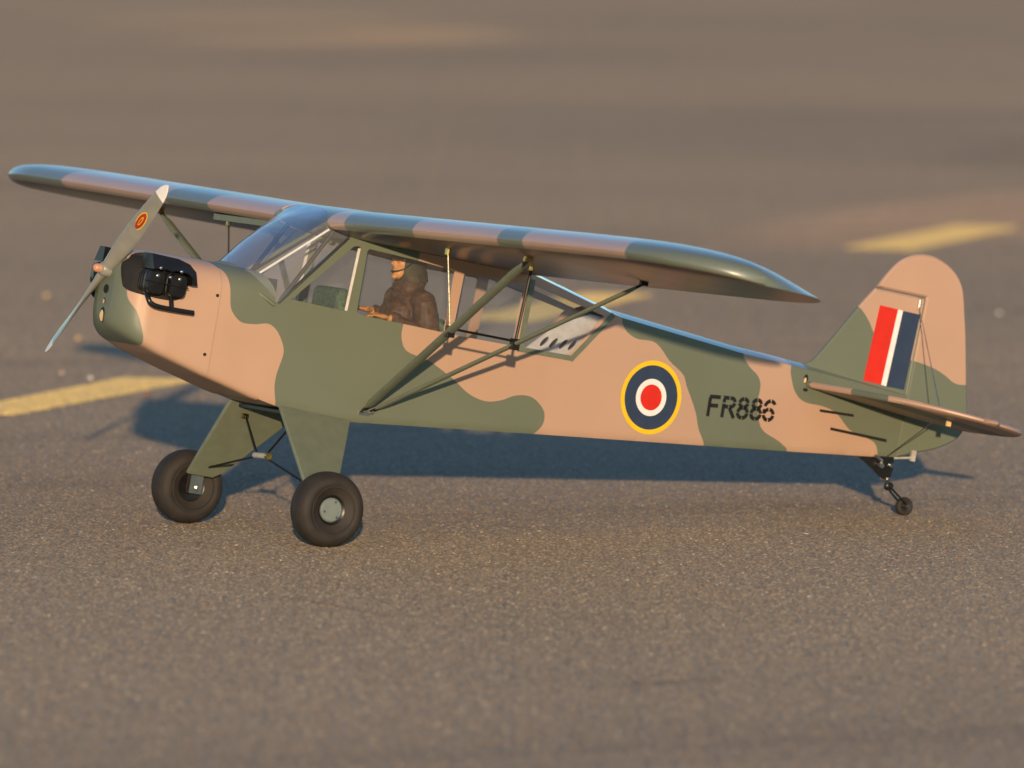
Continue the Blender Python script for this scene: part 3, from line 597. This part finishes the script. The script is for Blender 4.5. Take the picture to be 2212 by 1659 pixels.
# ---- engine cheeks, exhaust, nose openings, screws
from mathutils.bvhtree import BVHTree
bv = BVHTree.FromPolygons([tuple(v) for v in (np.array([list(v.co) for v in cowl.data.vertices]) / K + P0).tolist()], [tuple(p.vertices) for p in cowl.data.polygons])
def on_cowl(x, z, s=-1):
    h = bv.ray_cast(Vector((x, s * 2, z)), Vector((0, -s, 0))); return h[0]
def sq(dx, dz):
    r_ = math.hypot(dx, dz) + 1e-9; k = (abs(dx / r_) ** 4 + abs(dz / r_) ** 4) ** -.25; return dx * k * .80, dz * k * .98
opening = [(.099, .034), (.10, -.042), (.129, -.105), (.191, -.124), (.31, -.135), (.429, -.131), (.489, -.092), (.509, -.035), (.528, .03), (.515, .074), (.468, .115), (.373, .138), (.21, .145), (.141, .088)]
for s in (-1, 1):
    poly = crom([(x - .02, z) for x, z in opening], 4, True)
    def yo(x, z, d): 
        h = on_cowl(max(x, .10), max(min(z, .12), -.3), s); return (h.y if h else s * .3) + s * d
    P, T = fill([poly], .02); chk = fixn(mk('engine_opening', [(x, yo(x, z, .006), z) for x, z in P], T, 'dark', plane, 0))  # near-black sheet over the uncut cowl, the opening's shade as colour
    for cx in (.208, .372):
        V, F = lathe([(0, .070), (.030, .070), (.032, .084), (.044, .084), (.046, .070), (.060, .070), (.062, .084), (.074, .084), (.076, .070), (.090, .070), (.092, .084), (.104, .084), (.106, .077), (.150, .077), (.158, .070), (.161, .0)], (cx, s * (.285 if s < 0 else .235), -.035), (0, s, 0), 28, False); V = [(cx + sq(v[0] - cx, v[2] + .035)[0], v[1], -.035 + sq(v[0] - cx, v[2] + .035)[1]) for v in V]; cyl = fixn(mk('engine_cylinder', V, F, 'black', plane, 35))
        V, F = lathe([(.155, .012), (.163, .012), (.166, .006)], (cx + .0, s * .285, .01), (0, s, 0), 12); mk('cylinder_bolt', V, F, 'steel', cyl)
    if s < 0: V, F = tube([(.115, s * .448, -.030), (.44, s * .450, -.040)], .004, 6); mk('cooling_wire', V, F, 'rod', plane)
    cov = [(.165, .150), (.36, .140), (.440, .117), (.482, .072), (.500, -.015), (.462, -.018), (.452, .035), (.42, .055), (.33, .060), (.30, .05), (.26, .062), (.165, .050)]
    V, F = prism(cov, lambda x, z: s * .28, lambda x, z: s * ((.455 if s < 0 else .405) - .55 * max(z - .05, 0))); fixn(mk('engine_baffle', V, F, 'black', plane, 30))
    for bx_, bz in ((.215, .062), (.37, .060), (.295, .012)):
        V, F = lathe([(0, .010), (.006, .010), (.009, .004)], (bx_, s * .452, bz), (0, s, 0), 12); mk('baffle_screw', V, F, 'chrome', plane)
    V, F = tube(crom([(.185, s * .36, -.105), (.190, s * .395, -.145), (.205, s * .405, -.170), (.245, s * .41, -.186), (.32, s * .41, -.191), (.43, s * .41, -.192), (.525, s * .41, -.191)], 4), .0175, 12); mk('exhaust_pipe', V, F, 'black', plane, 60)
    V, F = tube([(.36, s * .38, -.11), (.362, s * .41, -.185)], .016, 12); mk('exhaust_pipe', V, F, 'black', plane, 60)
    for x, z in ((.712, -.051), (.690, -.444)):
        h = on_cowl(x, z, s)
        V, F = lathe([(-.01, .011), (.004, .011), (.007, .006)], h, (0, s, 0), 14); mk('cowling_screw', V, F, 'dark', cowl)
for y, z, a, b in ((-.012, -.125, .036, .030), (-.012, -.205, .015, .020), (-.012, -.295, .032, .050)):
    pts, pts2 = [], []
    for i in range(20):
        q = 2 * math.pi * i / 20; h = bv.ray_cast(Vector((-1, y + a * math.cos(q), z + b * math.sin(q))), Vector((1, 0, 0)))[0]; pts.append((h.x - .003, h.y, h.z))
        h = bv.ray_cast(Vector((-1, y + a * .8 * math.cos(q), z - b * .15 + b * .75 * math.sin(q))), Vector((1, 0, 0)))[0]; pts2.append((h.x - .006, h.y, h.z))
    mk('nose_vent', pts, [tuple(range(20))], 'dark', cowl, 0)  # flat disc on the nose, darkness of the hole painted
    if z < -.15: mk('vent_lining', pts2, [tuple(range(20))], 'balsa', cowl, 0)

# ---- landing gear
RW = .247
wheels = {-1: (1.425, -.985, -1.309), 1: (1.405, .94, -1.330)}
def wheel(c, s, r, w, main=True):
    e = bpy.data.objects.new('wheel', None); COL.objects.link(e); e.parent = plane; e.empty_display_size = .02
    pr = [(-.55 * w, r * .40), (-.62 * w, r * .46), (-.79 * w, r * .595), (-.835 * w, r * .615), (-.825 * w, r * .635), (-.90 * w, r * .74), (-.78 * w, r * .88), (-.48 * w, r * .975), (-.2 * w, r * .998), (0, r), (.2 * w, r * .998), (.48 * w, r * .975), (.78 * w, r * .88), (.90 * w, r * .74), (.825 * w, r * .635), (.835 * w, r * .615), (.79 * w, r * .595), (.62 * w, r * .46), (.55 * w, r * .40)]
    V, F = lathe(crom(pr, 3), c, (0, s, 0), 48, False); fixn(mk('tyre', V, F, 'rubber', e, 60))
    V, F = lathe([(-.50 * w, r * .05), (-.45 * w, r * .36), (-.55 * w, r * .43), (-.50 * w, r * .45), (.50 * w, r * .45), (.55 * w, r * .43), (.42 * w, r * .36), (.40 * w, r * .05)], c, (0, s, 0), 32, False); fixn(mk('rim', V, F, 'rod', e, 40))
    return e
for s in (-1, 1):
    c = wheels[s]; e = wheel(c, s, RW, .115)
    V, F = lathe([(.03, .082), (.060, .080), (.070, .070), (.072, .0)], c, (0, s, 0), 32, False); hc = fixn(mk('hub_cap', V, F, 'cap', e, 40))
    for k in range(3):
        a = 2 * math.pi * k / 3 + 1.3; V, F = lathe([(.068, .009), (.075, .009)], (c[0] + .058 * math.cos(a), c[1], c[2] + .058 * math.sin(a)), (0, s, 0), 10); mk('cap_screw', V, F, 'steel', hc)
    # leg fairing: a thin slab from the lower longeron out to the axle
    top0, top1 = (1.300, s * .352, -.692), (1.845, s * .352, -.715)
    if s < 0: bot = [(1.575, s * .815, -1.085), (1.49, s * .845, -1.16), (1.31, s * .845, -1.165)]
    else: bot = [(1.556, s * .76, -1.190), (1.49, s * .785, -1.240), (1.286, s * .775, -1.235)]
    outer = [top0, top1] + bot; inner = [(p[0], p[1] - s * .030, p[2] - .010) for p in outer]; q = len(outer)
    leg = fixn(mk('gear_leg', outer + inner, [tuple(range(q)), tuple(range(2 * q - 1, q - 1, -1))] + [(i, (i + 1) % q, (i + 1) % q + q, i + q) for i in range(q)], 'green', plane, 20))
    md = leg.modifiers.new('edge', 'BEVEL'); md.width = .008 * K; md.segments = 2
    V, F = merge([box((1.385 if s > 0 else 1.42, s * .80, -1.30), (.095, .05, .14)), tube([(c[0], s * .76, c[2]), (c[0], c[1], c[2])], .022, 12)]); mk('axle_block', V, F, 'steel', plane, 30)
    V, F = tube([(1.43, s * .33, -.80), (1.415, s * .06, -1.035)], .0075, 8); mk('shock_strut', V, F, 'rod', plane)
    V, F = tube([(1.42, s * .73, -1.185), (1.415, s * .04, -1.045)], .0075, 8); mk('shock_strut', V, F, 'rod', plane)
    for p, rr in (((1.43, s * .34, -.80), .016), ((1.42, s * .735, -1.185), .014)):
        V, F = lathe([(-.02, rr), (.02, rr)], p, (1, 0, 0), 10); mk('strut_clevis', V, F, 'brass', plane)
V, F = tube([(1.405, .07, -1.045), (1.405, -.11, -1.037)], .020, 12); mk('shock_tube', V, F, 'bungee', plane, 40)
V, F = tube([(1.405, -.10, -1.037), (1.405, -.125, -1.036)], .023, 12); mk('shock_tube_cap', V, F, 'brass', plane, 40)
V, F = box((1.52, 0, -.735), (.34, .60, .02)); mk('gear_mount', V, F, 'rod', plane, 0)

# ---- tail
def slab(name, outline, y, camo, bevel=.012, parent=plane, mat='skin_side'):
    """flat tail surface with rounded edge, outline in (x, z); paint patches in the same plane"""
    pts = densify(outline, .03); gx, gz = np.meshgrid(np.arange(5.3, 6.9, .03), np.arange(-.45, 1.1, .03)); gp = np.stack([gx.ravel(), gz.ravel()], 1)
    gp = gp[inside(gp, pts) & (sdf(gp, [pts]) > .02)]; n0 = len(pts); inn = []
    c = np.array(pts); ins = []
    for i in range(n0):
        a, b = c[i - 1], c[(i + 1) % n0]; d = b - a; d /= np.hypot(*d) + 1e-9; ins.append(c[i] + np.array([-d[1], d[0]]) * bevel)
    ins = np.array(ins)
    if not inside(ins[:1], pts)[0]: ins = 2 * c - ins
    allp = list(map(tuple, ins)) + [tuple(p) for p in gp if sdf([p], [ins])[0] > .012]
    vo, eo, fo, _, _, _ = delaunay_2d_cdt([Vector(p) for p in allp], [(i, (i + 1) % n0) for i in range(n0)], [], 0, 1e-6)
    P = np.array([(v.x, v.y) for v in vo]); fo = [f for f in fo if inside([P[list(f)].mean(0)], ins)[0]]; m = len(P)
    V = [(p[0], -y, p[1]) for p in P] + [(p[0], y, p[1]) for p in P] + [(p[0], -y * .45, p[1]) for p in pts] + [(p[0], y * .45, p[1]) for p in pts]
    F = [tuple(f) for f in fo] + [tuple(i + m for i in reversed(f)) for f in fo]
    for i in range(n0):
        j = (i + 1) % n0; F += [(i, j, 2 * m + j, 2 * m + i), (2 * m + i, 2 * m + j, 2 * m + n0 + j, 2 * m + n0 + i), (2 * m + n0 + i, 2 * m + n0 + j, m + j, m + i)]
    V = np.array(V); return fixn(mk(name, V, F, mat, parent, 40, sdf(V[:, [0, 2]], camo)))
FIN_LE = [(5.40, .150), (5.452, .165), (5.524, .206), (5.587, .290), (5.671, .408), (5.809, .609), (5.922, .757)]
RUD_T = [(5.932, .768), (6.006, .880), (6.079, .966), (6.159, 1.016), (6.252, 1.042), (6.351, 1.041), (6.457, 1.008), (6.538, .960), (6.595, .900), (6.635, .825), (6.675, .677), (6.712, .531), (6.779, .215), (6.817, .046), (6.825, -.060), (6.80, -.136), (6.738, -.198), (6.607, -.266), (6.438, -.320), (6.292, -.372)]
fin_out = crom(FIN_LE, 4) + [(6.330, .745), (6.300, .05), (6.0, .07), (5.6, .10)]
rud_out = crom(RUD_T, 4) + [(6.308, -.05), (6.341, .758)]
fin_c = [[(5.0, 1.0), (5.6, .9)] + crom([(5.77, .66), (5.809, .613), (5.861, .571), (5.917, .512), (5.955, .457), (6.05, .37), (6.296, .311), (6.4, .30)]) + [(6.6, -.2), (5.0, -.2)]]
rud_c = [crom([(6.2, .313), (6.296, .311), (6.388, .302), (6.5, .28), (6.588, .248), (6.658, .212), (6.714, .202), (6.78, .211), (6.95, .25)]) + [(7.2, -.6), (6.0, -.6)]]
fin = slab('fin', fin_out, .022, fin_c); rudder = slab('rudder', rud_out, .022, rud_c)
V, F = tube([(6.322, -.014, .74), (6.300, -.014, .0), (6.292, -.014, -.36)], .010, 8); mk('hinge_strip', V, F, 'green', plane)
for nm, mt, q in (('red_stripe', 'red', [(5.972, .648), (6.121, .640), (6.084, .111), (5.936, .118)]), ('white_stripe', 'white', [(6.1212, .640), (6.1625, .636), (6.1265, .106), (6.0842, .111)]), ('navy_stripe', 'navy', [(6.1627, .636), (6.306, .631), (6.274, .102), (6.1267, .106)])):
    for s in (-1, 1):
        V, F = prism(q, s * .0215, s * .0250); fixn(mk(nm, V, F, mt, fin, 0))
# tailplane: plan outline (x, |y|)
def zst(x): return .030 - .098 * (x - 5.42)
STAB = [(5.40, .0), (5.425, .12), (5.46, .50), (5.53, .90), (5.62, 1.15), (5.76, 1.34), (5.95, 1.45), (6.02, 1.47), (6.02, .0)]
ELEV = [(6.035, .05), (6.035, 1.47), (6.15, 1.475), (6.30, 1.43), (6.45, 1.30), (6.58, 1.05), (6.66, .75), (6.70, .40), (6.70, .20), (6.60, .10), (6.35, .05)]
def tailsurf(name, outline, s, th, gr):
    out = densify(crom(outline[:-1], 3) + [outline[-1]] if name == 'tailplane' else crom(outline, 3, True), .05); n = len(out); c = np.mean(out, 0); V, at = [], []
    for z, k in ((th * .35, 1.0), (th, .965), (-th * .35, 1.0), (-th, .965)):
        for p in out:
            q = c + (np.array(p) - c) * k; V.append((q[0], s * q[1], zst(q[0]) + z)); at.append(max(min(p[1] - a, b - p[1]) for a, b in gr))
    f = [tuple(t) for t in tessellate_polygon([[Vector((v[0], v[1], 0)) for v in V[n:2 * n]]])]
    F = [tuple(i + n for i in t) for t in f] + [tuple(i + 3 * n for i in reversed(t)) for t in f]
    for i in range(n): j = (i + 1) % n; F += [(i, j, j + n, i + n), (i, i + 2 * n, j + 2 * n, j), (i + 2 * n, i + 3 * n, j + 3 * n, j + 2 * n)]
    return fixn(mk(name, V, F, 'skin_side', plane, 40, at))
for s in (-1, 1):
    tailsurf('tailplane', STAB, s, .020, [(-1, .16), (.62, .98)]); tailsurf('elevator', ELEV, s, .018, [(.55, .95)])
    # bracing wires
    V, F = tube([(6.285, s * .02, .69), (6.02, s * .92, zst(6.02) + .02)], .0035, 6); mk('bracing_wire', V, F, 'steel', plane)
    V, F = tube([(6.19, s * .02, -.40), (6.02, s * .92, zst(6.02) - .02)], .0035, 6); mk('bracing_wire', V, F, 'steel', plane)
    V, F = lathe([(-.03, .014), (.03, .014)], (6.285, s * .022, .70), (0, 0, 1), 8); mk('wire_anchor', V, F, 'steel', plane)
    V, F = box((6.10, s * .92, zst(6.10) - .045), (.035, .012, .040)); mk('elevator_horn', V, F, 'balsa', plane, 0)
    V, F = prism(ellipse(5.419, .062, .017, .032, 0), s * (halfw(5.42) + .004), s * (halfw(5.42) - .01)); fixn(mk('cable_slot', V, F, 'dark', fus, 0))  # dark inlay, slot shade painted instead of a cut hole
    V, F = prism(ellipse(5.413, .052, .009, .018, 0), s * (halfw(5.42) + .007), s * (halfw(5.42) - .005)); fixn(mk('slot_lining', V, F, 'balsa', fus, 0))
    V, F = prism(ellipse(5.43, -.012, .02, .012, 0), s * (halfw(5.43) + .004), s * (halfw(5.43) - .01)); fixn(mk('cable_slot', V, F, 'dark', fus, 0))
    for q in ([(5.58, -.125), (5.871, -.121), (5.875, -.139), (5.583, -.143)], [(5.695, -.235), (6.188, -.252), (6.188, -.273), (5.696, -.254)]):
        V, F = prism(densify(q, .06), lambda x, z: s * (halfw(x) + .004), lambda x, z: s * (halfw(x) - .004)); fixn(mk('cable_slot', V, F, 'dark', fus, 0))
# tail wheel on its spring bracket
V, F = prism([(6.00, -.385), (6.275, -.365), (6.285, -.44), (6.272, -.53), (6.245, -.525), (6.16, -.47)], -.035, .035); fixn(mk('tailwheel_bracket', V, F, 'black', plane, 0))
for x, z in ((6.263, -.424), (6.262, -.522)):
    V, F = lathe([(-.05, .016), (.05, .016)], (x, 0, z), (0, 1, 0), 12); mk('bracket_bolt', V, F, 'chrome', plane)
V, F = merge([tube([(6.10, -.06, -.375), (6.164, -.06, -.40), (6.164, -.06, -.44)], .012, 8), lathe([(-.02, .018), (.02, .018)], (6.164, -.06, -.436), (0, 1, 0), 10)]); mk('steering_clevis', V, F, 'steel', plane)
coil = [(6.294 + .022 * math.cos(t), -.02 + .04 * t / 19, -.569 + .022 * math.sin(t)) for t in np.linspace(0, 6 * math.pi, 40)]
V, F = tube([(6.262, -.0, -.50), (6.27, -.01, -.55)] + coil + [(6.33, .03, -.60), (6.44, .04, -.675)], .0085, 8); mk('tailwheel_spring', V, F, 'rod', plane)
V, F = tube([(6.30, -.045, -.585), (6.44, -.045, -.675)], .0085, 8); mk('tailwheel_spring', V, F, 'rod', plane)
tw = wheel((6.445, 0, -.687), -1, .064, .030)
V, F = lathe([(-.055, .014), (.055, .014)], (6.445, 0, -.682), (0, 1, 0), 12); mk('axle', V, F, 'chrome', tw)
V, F = merge([tube([(6.28, -.03, -.372), (6.392, -.07, -.350)], .008, 8), box((6.405, -.07, -.335), (.035, .02, .075))]); mk('rudder_horn', V, F, 'bungee', plane)

# ---- markings on the flanks
def decal_ring(c, r0, r1, off, mt, s, name):
    n = 64; V, F = [], []
    for r in (r0, r1):
        for k in range(n):
            x, z = c[0] + r * math.cos(2 * math.pi * k / n), c[1] + r * math.sin(2 * math.pi * k / n); V.append((x, s * (halfw(x) + off), z))
    F = [(k, (k + 1) % n, n + (k + 1) % n, n + k) for k in range(n)]
    if r0 < .001: V = V[n:]; F = [tuple(range(n))]
    return mk(name, V, F, mt, fus, 0)
for s in (-1, 1):
    for r0, r1, mt, nm in ((.218, .250, 'yellow', 'roundel_yellow_ring'), (.126, .2178, 'navy', 'roundel_navy_ring'), (.088, .1258, 'white', 'roundel_white_ring'), (0, .0878, 'red', 'roundel_red_centre')): decal_ring((4.160, -.238), r0, r1, .004, mt, s, nm)
# stencilled registration FR886: strokes as flat strips, broken where the stencil bridges are
def stroke(pts, wid, name):
    pts = [np.array(p, float) for p in pts]; V, F = [], []
    for i, p in enumerate(pts):
        d = pts[min(i + 1, len(pts) - 1)] - pts[max(i - 1, 0)]; d /= np.hypot(*d); nn = np.array([-d[1], d[0]]) * wid / 2
        for q in (p + nn, p - nn): V.append(q)
    return V, [(2 * i, 2 * i + 1, 2 * i + 3, 2 * i + 2) for i in range(len(pts) - 1)]
def arc(cx, cz, a, b, t0, t1, n=10): return [(cx + a * math.cos(R(t)), cz + b * math.sin(R(t))) for t in np.linspace(t0, t1, n)]
W_ = .094; H_ = .142; T_ = .0265
def eight(): return sum([[arc(.5, .76, .36, .20, a + 4.5, b - 4.5) for a, b in ((0, 90), (90, 180), (180, 270), (270, 360))], [arc(.5, .29, .42, .245, a + 4, b - 4) for a, b in ((-45 + 45, 90), (90, 180), (180, 270), (270, 360))]], [])
GL = {'F': [[(.1, 0), (.1, .90)], [(.02, .95), (1.0, .95)], [(.18, .53), (.88, .53)]],
      'R': [[(.1, 0), (.1, .66)], [(.1, .72), (.1, .88)], [(.02, .95), (.45, .95)], [(.52, .95)] + arc(.62, .74, .28, .21, 75, 8), arc(.62, .74, .28, .21, -6, -80) + [(.52, .53)], [(.45, .53), (.16, .53)], [(.55, .48), (.98, 0)]],
      '8': eight(),
      '6': [arc(.55, .74, .40, .21, 12, 82), arc(.62, .62, .55, .34, 100, 168), [(.07, .55), (.07, .33)], arc(.5, .29, .43, .255, 186, 264), arc(.5, .29, .43, .255, 276, 354), arc(.5, .29, .43, .255, 6, 84), arc(.5, .29, .43, .255, 96, 160)]}
for i, ch_ in enumerate('FR886'):
    x0 = [4.640, 4.757, 4.886, 4.998, 5.106][i]; W_ = [.094, .112, .094, .094, .092][i]; zb_ = -.300 + .0725 * (x0 - 4.64); parts = []
    for st in GL[ch_]:
        V, F = stroke([(x0 + W_ * p[0] + .0, zb_ + H_ * p[1] + .07 * W_ * p[0]) for p in st], T_, ch_); parts.append(([(p[0], -(halfw(p[0]) + .004), p[1]) for p in V], F))
    V, F = merge(parts); o = mk('registration_letter', V, F, 'ink', fus, 0)

# ---- seats
def seat(x0, x1, zt, zb, wy, name):
    V, F = box(((x0 + x1) / 2, 0, (zt + zb) / 2), (x1 - x0, wy * 2, zt - zb)); o = fixn(mk(name, V, F, 'seat', plane, 60)); md = o.modifiers.new('round', 'BEVEL'); md.width = .045 * K * min(1, (x1 - x0) / .09); md.segments = 5
    V, F = box((x0 - .20, 0, zb + .05), (.46, wy * 2, .12)); q = fixn(mk('seat_cushion', V, F, 'seat', o, 60)); md = q.modifiers.new('round', 'BEVEL'); md.width = .04 * K; md.segments = 4
seat(1.690, 1.785, .136, -.50, .195, 'front_seat'); seat(2.46, 2.55, .045, -.54, .20, 'rear_seat')

# ------------------------------------------------------------------ the pilot figurine in the cabin
def ell(c, r, n=14, rot=None):
    V, F = [], []; m = 2 * n
    for i in range(n + 1):
        t = math.pi * i / n
        for k in range(m):
            p = 2 * math.pi * k / m; v = Vector((r[0] * math.sin(t) * math.cos(p), r[1] * math.sin(t) * math.sin(p), r[2] * math.cos(t)))
            if rot: v = rot @ v
            V.append(Vector(c) + v)
    for i in range(n):
        for k in range(m): F.append((i * m + k, (i + 1) * m + k, (i + 1) * m + (k + 1) % m, i * m + (k + 1) % m))
    return V, F
def blend(name, parts, mat, parent, vox=.0016, it=3):
    V, F = merge(parts); o = mk(name, V, F, mat, parent, 0)
    md = o.modifiers.new('fuse', 'REMESH'); md.mode = 'VOXEL'; md.voxel_size = vox; md.use_smooth_shade = True
    md = o.modifiers.new('soften', 'SMOOTH'); md.factor = .5; md.iterations = it
    return o
def finger(base, d, bend, length, r):
    b = Vector(base); d = Vector(d).normalized(); p1 = b + d * length * .45; d2 = (d + Vector((0, 0, -bend))).normalized(); p2 = p1 + d2 * length * .32; d3 = (d2 + Vector((0, 0, -bend))).normalized()
    return tube([b - d * .02, b, p1, p2, p2 + d3 * length * .23], [r, r, r * .95, r * .85, r * .6], 8)
HX, HZ = 2.262, .352
def hand(w, s):
    """w: wrist; fingers point forward"""
    w = Vector(w); P = [ell(w + Vector((-.055, 0, .0)), (.058, .042, .020))]
    for i, (dy, ln) in enumerate(((-.032, .070), (-.011, .082), (.011, .078), (.031, .062))): P.append(finger(w + Vector((-.095, dy, .0)), (-1, dy * 1.5, .05), .45, ln, .0105))
    P.append(finger(w + Vector((-.03, s * -.035, .005)), (-.75, s * -.55, .25), .25, .062, .012)); return P
body = [ell((HX + .005, 0, HZ + .005), (.088, .074, .100)), ell((HX - .048, 0, HZ - .048), (.043, .046, .044)), tube([(HX - .074, 0, HZ + .040), (HX - .108, 0, HZ + .002), (HX - .088, 0, HZ - .008)], [.009, .014, .011], 8),
        ell((HX - .080, 0, HZ - .080), (.020, .026, .017)), ell((HX - .087, 0, HZ - .034), (.011, .022, .006)), ell((HX - .085, 0, HZ - .048), (.011, .020, .006)), ell((HX - .076, -.034, HZ + .030), (.014, .018, .010)), ell((HX - .076, .034, HZ + .030), (.014, .018, .010)),
        ell((HX + .01, -.072, HZ - .005), (.020, .010, .030)), ell((HX + .01, .072, HZ - .005), (.020, .010, .030)),
        tube([(HX + .02, 0, HZ - .02), (2.30, 0, .17)], [.056, .066], 12), tube([(2.32, 0, .20), (2.345, 0, .0), (2.34, 0, -.36)], [.11, .13, .13], 16)]
NEAR_W, FAR_W = (2.075, -.215, -.004), (2.115, .10, .030)
body += hand(NEAR_W, -1) + hand(FAR_W, 1)
for s, w in ((-1, NEAR_W), (1, FAR_W)): body += [tube([(2.33, s * .17, .13), (2.345, s * .235, -.06), (2.22, s * .23, -.045), w], [.05, .042, .038, .028], 10), tube([(2.34, s * .09, -.36), (1.98, s * .12, -.34), (1.90, s * .12, -.55), (1.86, s * .12, -.63)], [.085, .065, .05, .04], 10), ell((1.82, s * .12, -.645), (.08, .035, .03))]
pilot = blend('pilot_figure', body, 'flesh', None, .0015, 2); pilot.rotation_euler = plane.rotation_euler
tagged(pilot, 'pilot figurine in brown jacket and dark cap sitting behind the cabin window', 'figurine')
jk = [tube([(2.295, 0, .272), (2.300, 0, .240), (2.325, 0, .20)], [.098, .112, .12], 18), ell((2.335, 0, .12), (.135, .170, .13)), ell((2.24, -.02, .03), (.11, .15, .11)), tube([(2.335, 0, .15), (2.345, 0, .02), (2.34, 0, -.20), (2.34, 0, -.33)], [.130, .148, .150, .14], 20)]
for s, w in ((-1, NEAR_W), (1, FAR_W)):
    w = Vector(w); jk += [ell((2.335, s * .185, .135), (.088, .075, .085)), tube([(2.335, s * .20, .13), (2.36, s * .25, -.05), (2.30, s * .25, -.085), (2.20, s * .235, -.055), w + Vector((.045, 0, -.004)), w + Vector((.012, 0, 0))], [.085, .078, .074, .064, .050, .046], 14)]
for z, rr in ((.10, .135), (.02, .150), (-.07, .154)): jk.append(tube([(2.34 + rr * math.cos(t), rr * 1.12 * math.sin(t), z + .02 * math.sin(3 * t)) for t in np.linspace(0, 2 * math.pi, 28)], .014, 6))
jacket = blend('jacket', jk, 'jacket', pilot, .0020, 3)
tx = bpy.data.textures.new('creases', 'CLOUDS'); tx.noise_scale = .018; md = jacket.modifiers.new('creases', 'DISPLACE'); md.texture = tx; md.strength = .0055; md.mid_level = .5
tr = blend('trousers', [tube([(2.34, s * .09, -.36), (1.98, s * .12, -.34), (1.91, s * .12, -.52)], [.10, .08, .062], 12) for s in (-1, 1)] + [ell((2.34, 0, -.36), (.15, .17, .10))], 'trousers', pilot, .002, 2)
blend('helmet', [ell((HX + .040, 0, HZ + .004), (.106, .104, .112)), ell((HX + .045, -.088, HZ - .02), (.056, .026, .066)), ell((HX + .045, .088, HZ - .02), (.056, .026, .066)), tube([(HX + .052, 0, HZ - .03), (2.325, 0, .255)], [.104, .112], 16)], 'helmet', pilot, .0016, 3)
blend('cap', [ell((HX + .015, 0, HZ + .070), (.118, .096, .034)), ell((HX - .06, 0, HZ + .052), (.062, .075, .012))], 'capmat', pilot, .0016, 2)
V, F = tube(crom([(HX + .0, -.086, HZ + .03), (HX - .05, -.092, HZ - .01), (HX - .085, -.070, HZ - .035), (HX - .112, -.045, HZ - .046)], 4), .0045, 6); mk('microphone', V, F, 'rod', pilot)
V, F = ell((HX - .118, -.043, HZ - .047), (.014, .010, .009), 8); mk('microphone_tip', V, F, 'rod', pilot, 60)

# ------------------------------------------------------------------ loose stones on the runway
def pebble(x, y, r, mat, label, name='pebble'):
    bm = bmesh.new(); bmesh.ops.create_icosphere(bm, subdivisions=2, radius=r)
    for v in bm.verts: v.co *= 1 + random.uniform(-.18, .18); v.co.z *= .7
    me = bpy.data.meshes.new(name); bm.to_mesh(me); bm.free(); me.polygons.foreach_set('use_smooth', [True] * len(me.polygons)); me.materials.append(mat)
    o = bpy.data.objects.new(name, me); COL.objects.link(o); o.location = (x, y, r * .55 + .001); o.rotation_euler = (0, 0, random.uniform(0, 6)); tagged(o, label, 'pebble', group='loose stones on the runway')
pale = plain('pale_stone', (0.70, 0.66, 0.58), .6, scale=300); ochre = plain('ochre_stone', (0.55, 0.38, 0.18), .6, scale=300); dull = plain('dusty_stone', (0.40, 0.31, 0.20), .7, scale=300); rust = plain('rusty_leaf_bit', (0.32, 0.11, 0.05), .7, scale=300); pink = plain('pinkish_stone', (0.58, 0.40, 0.32), .6, scale=300)
pebble(3.718, 3.949, .0048, pale, 'small pale pebble on the asphalt to the right of the tail fin')
pebble(1.160, 2.763, .0045, pale, 'small pale pebble just above the yellow bar at left')
pebble(1.170, 2.889, .0045, pink, 'small pinkish pebble above the left yellow bar, left of the pale one')
pebble(1.616, 3.707, .0055, ochre, 'ochre pebble on the asphalt below the lower propeller tip')
pebble(2.146, 4.886, .0065, ochre, 'ochre pebble on the asphalt at the far left edge of the picture')
pebble(3.400, 3.735, .0030, pale, 'tiny pale pebble between the fin and the right edge')
pebble(2.637, 3.177, .0032, pale, 'tiny pale pebble in the gap above the rear fuselage')
pebble(1.077, 2.401, .0040, rust, 'rusty brown fleck under the nose of the airplane')
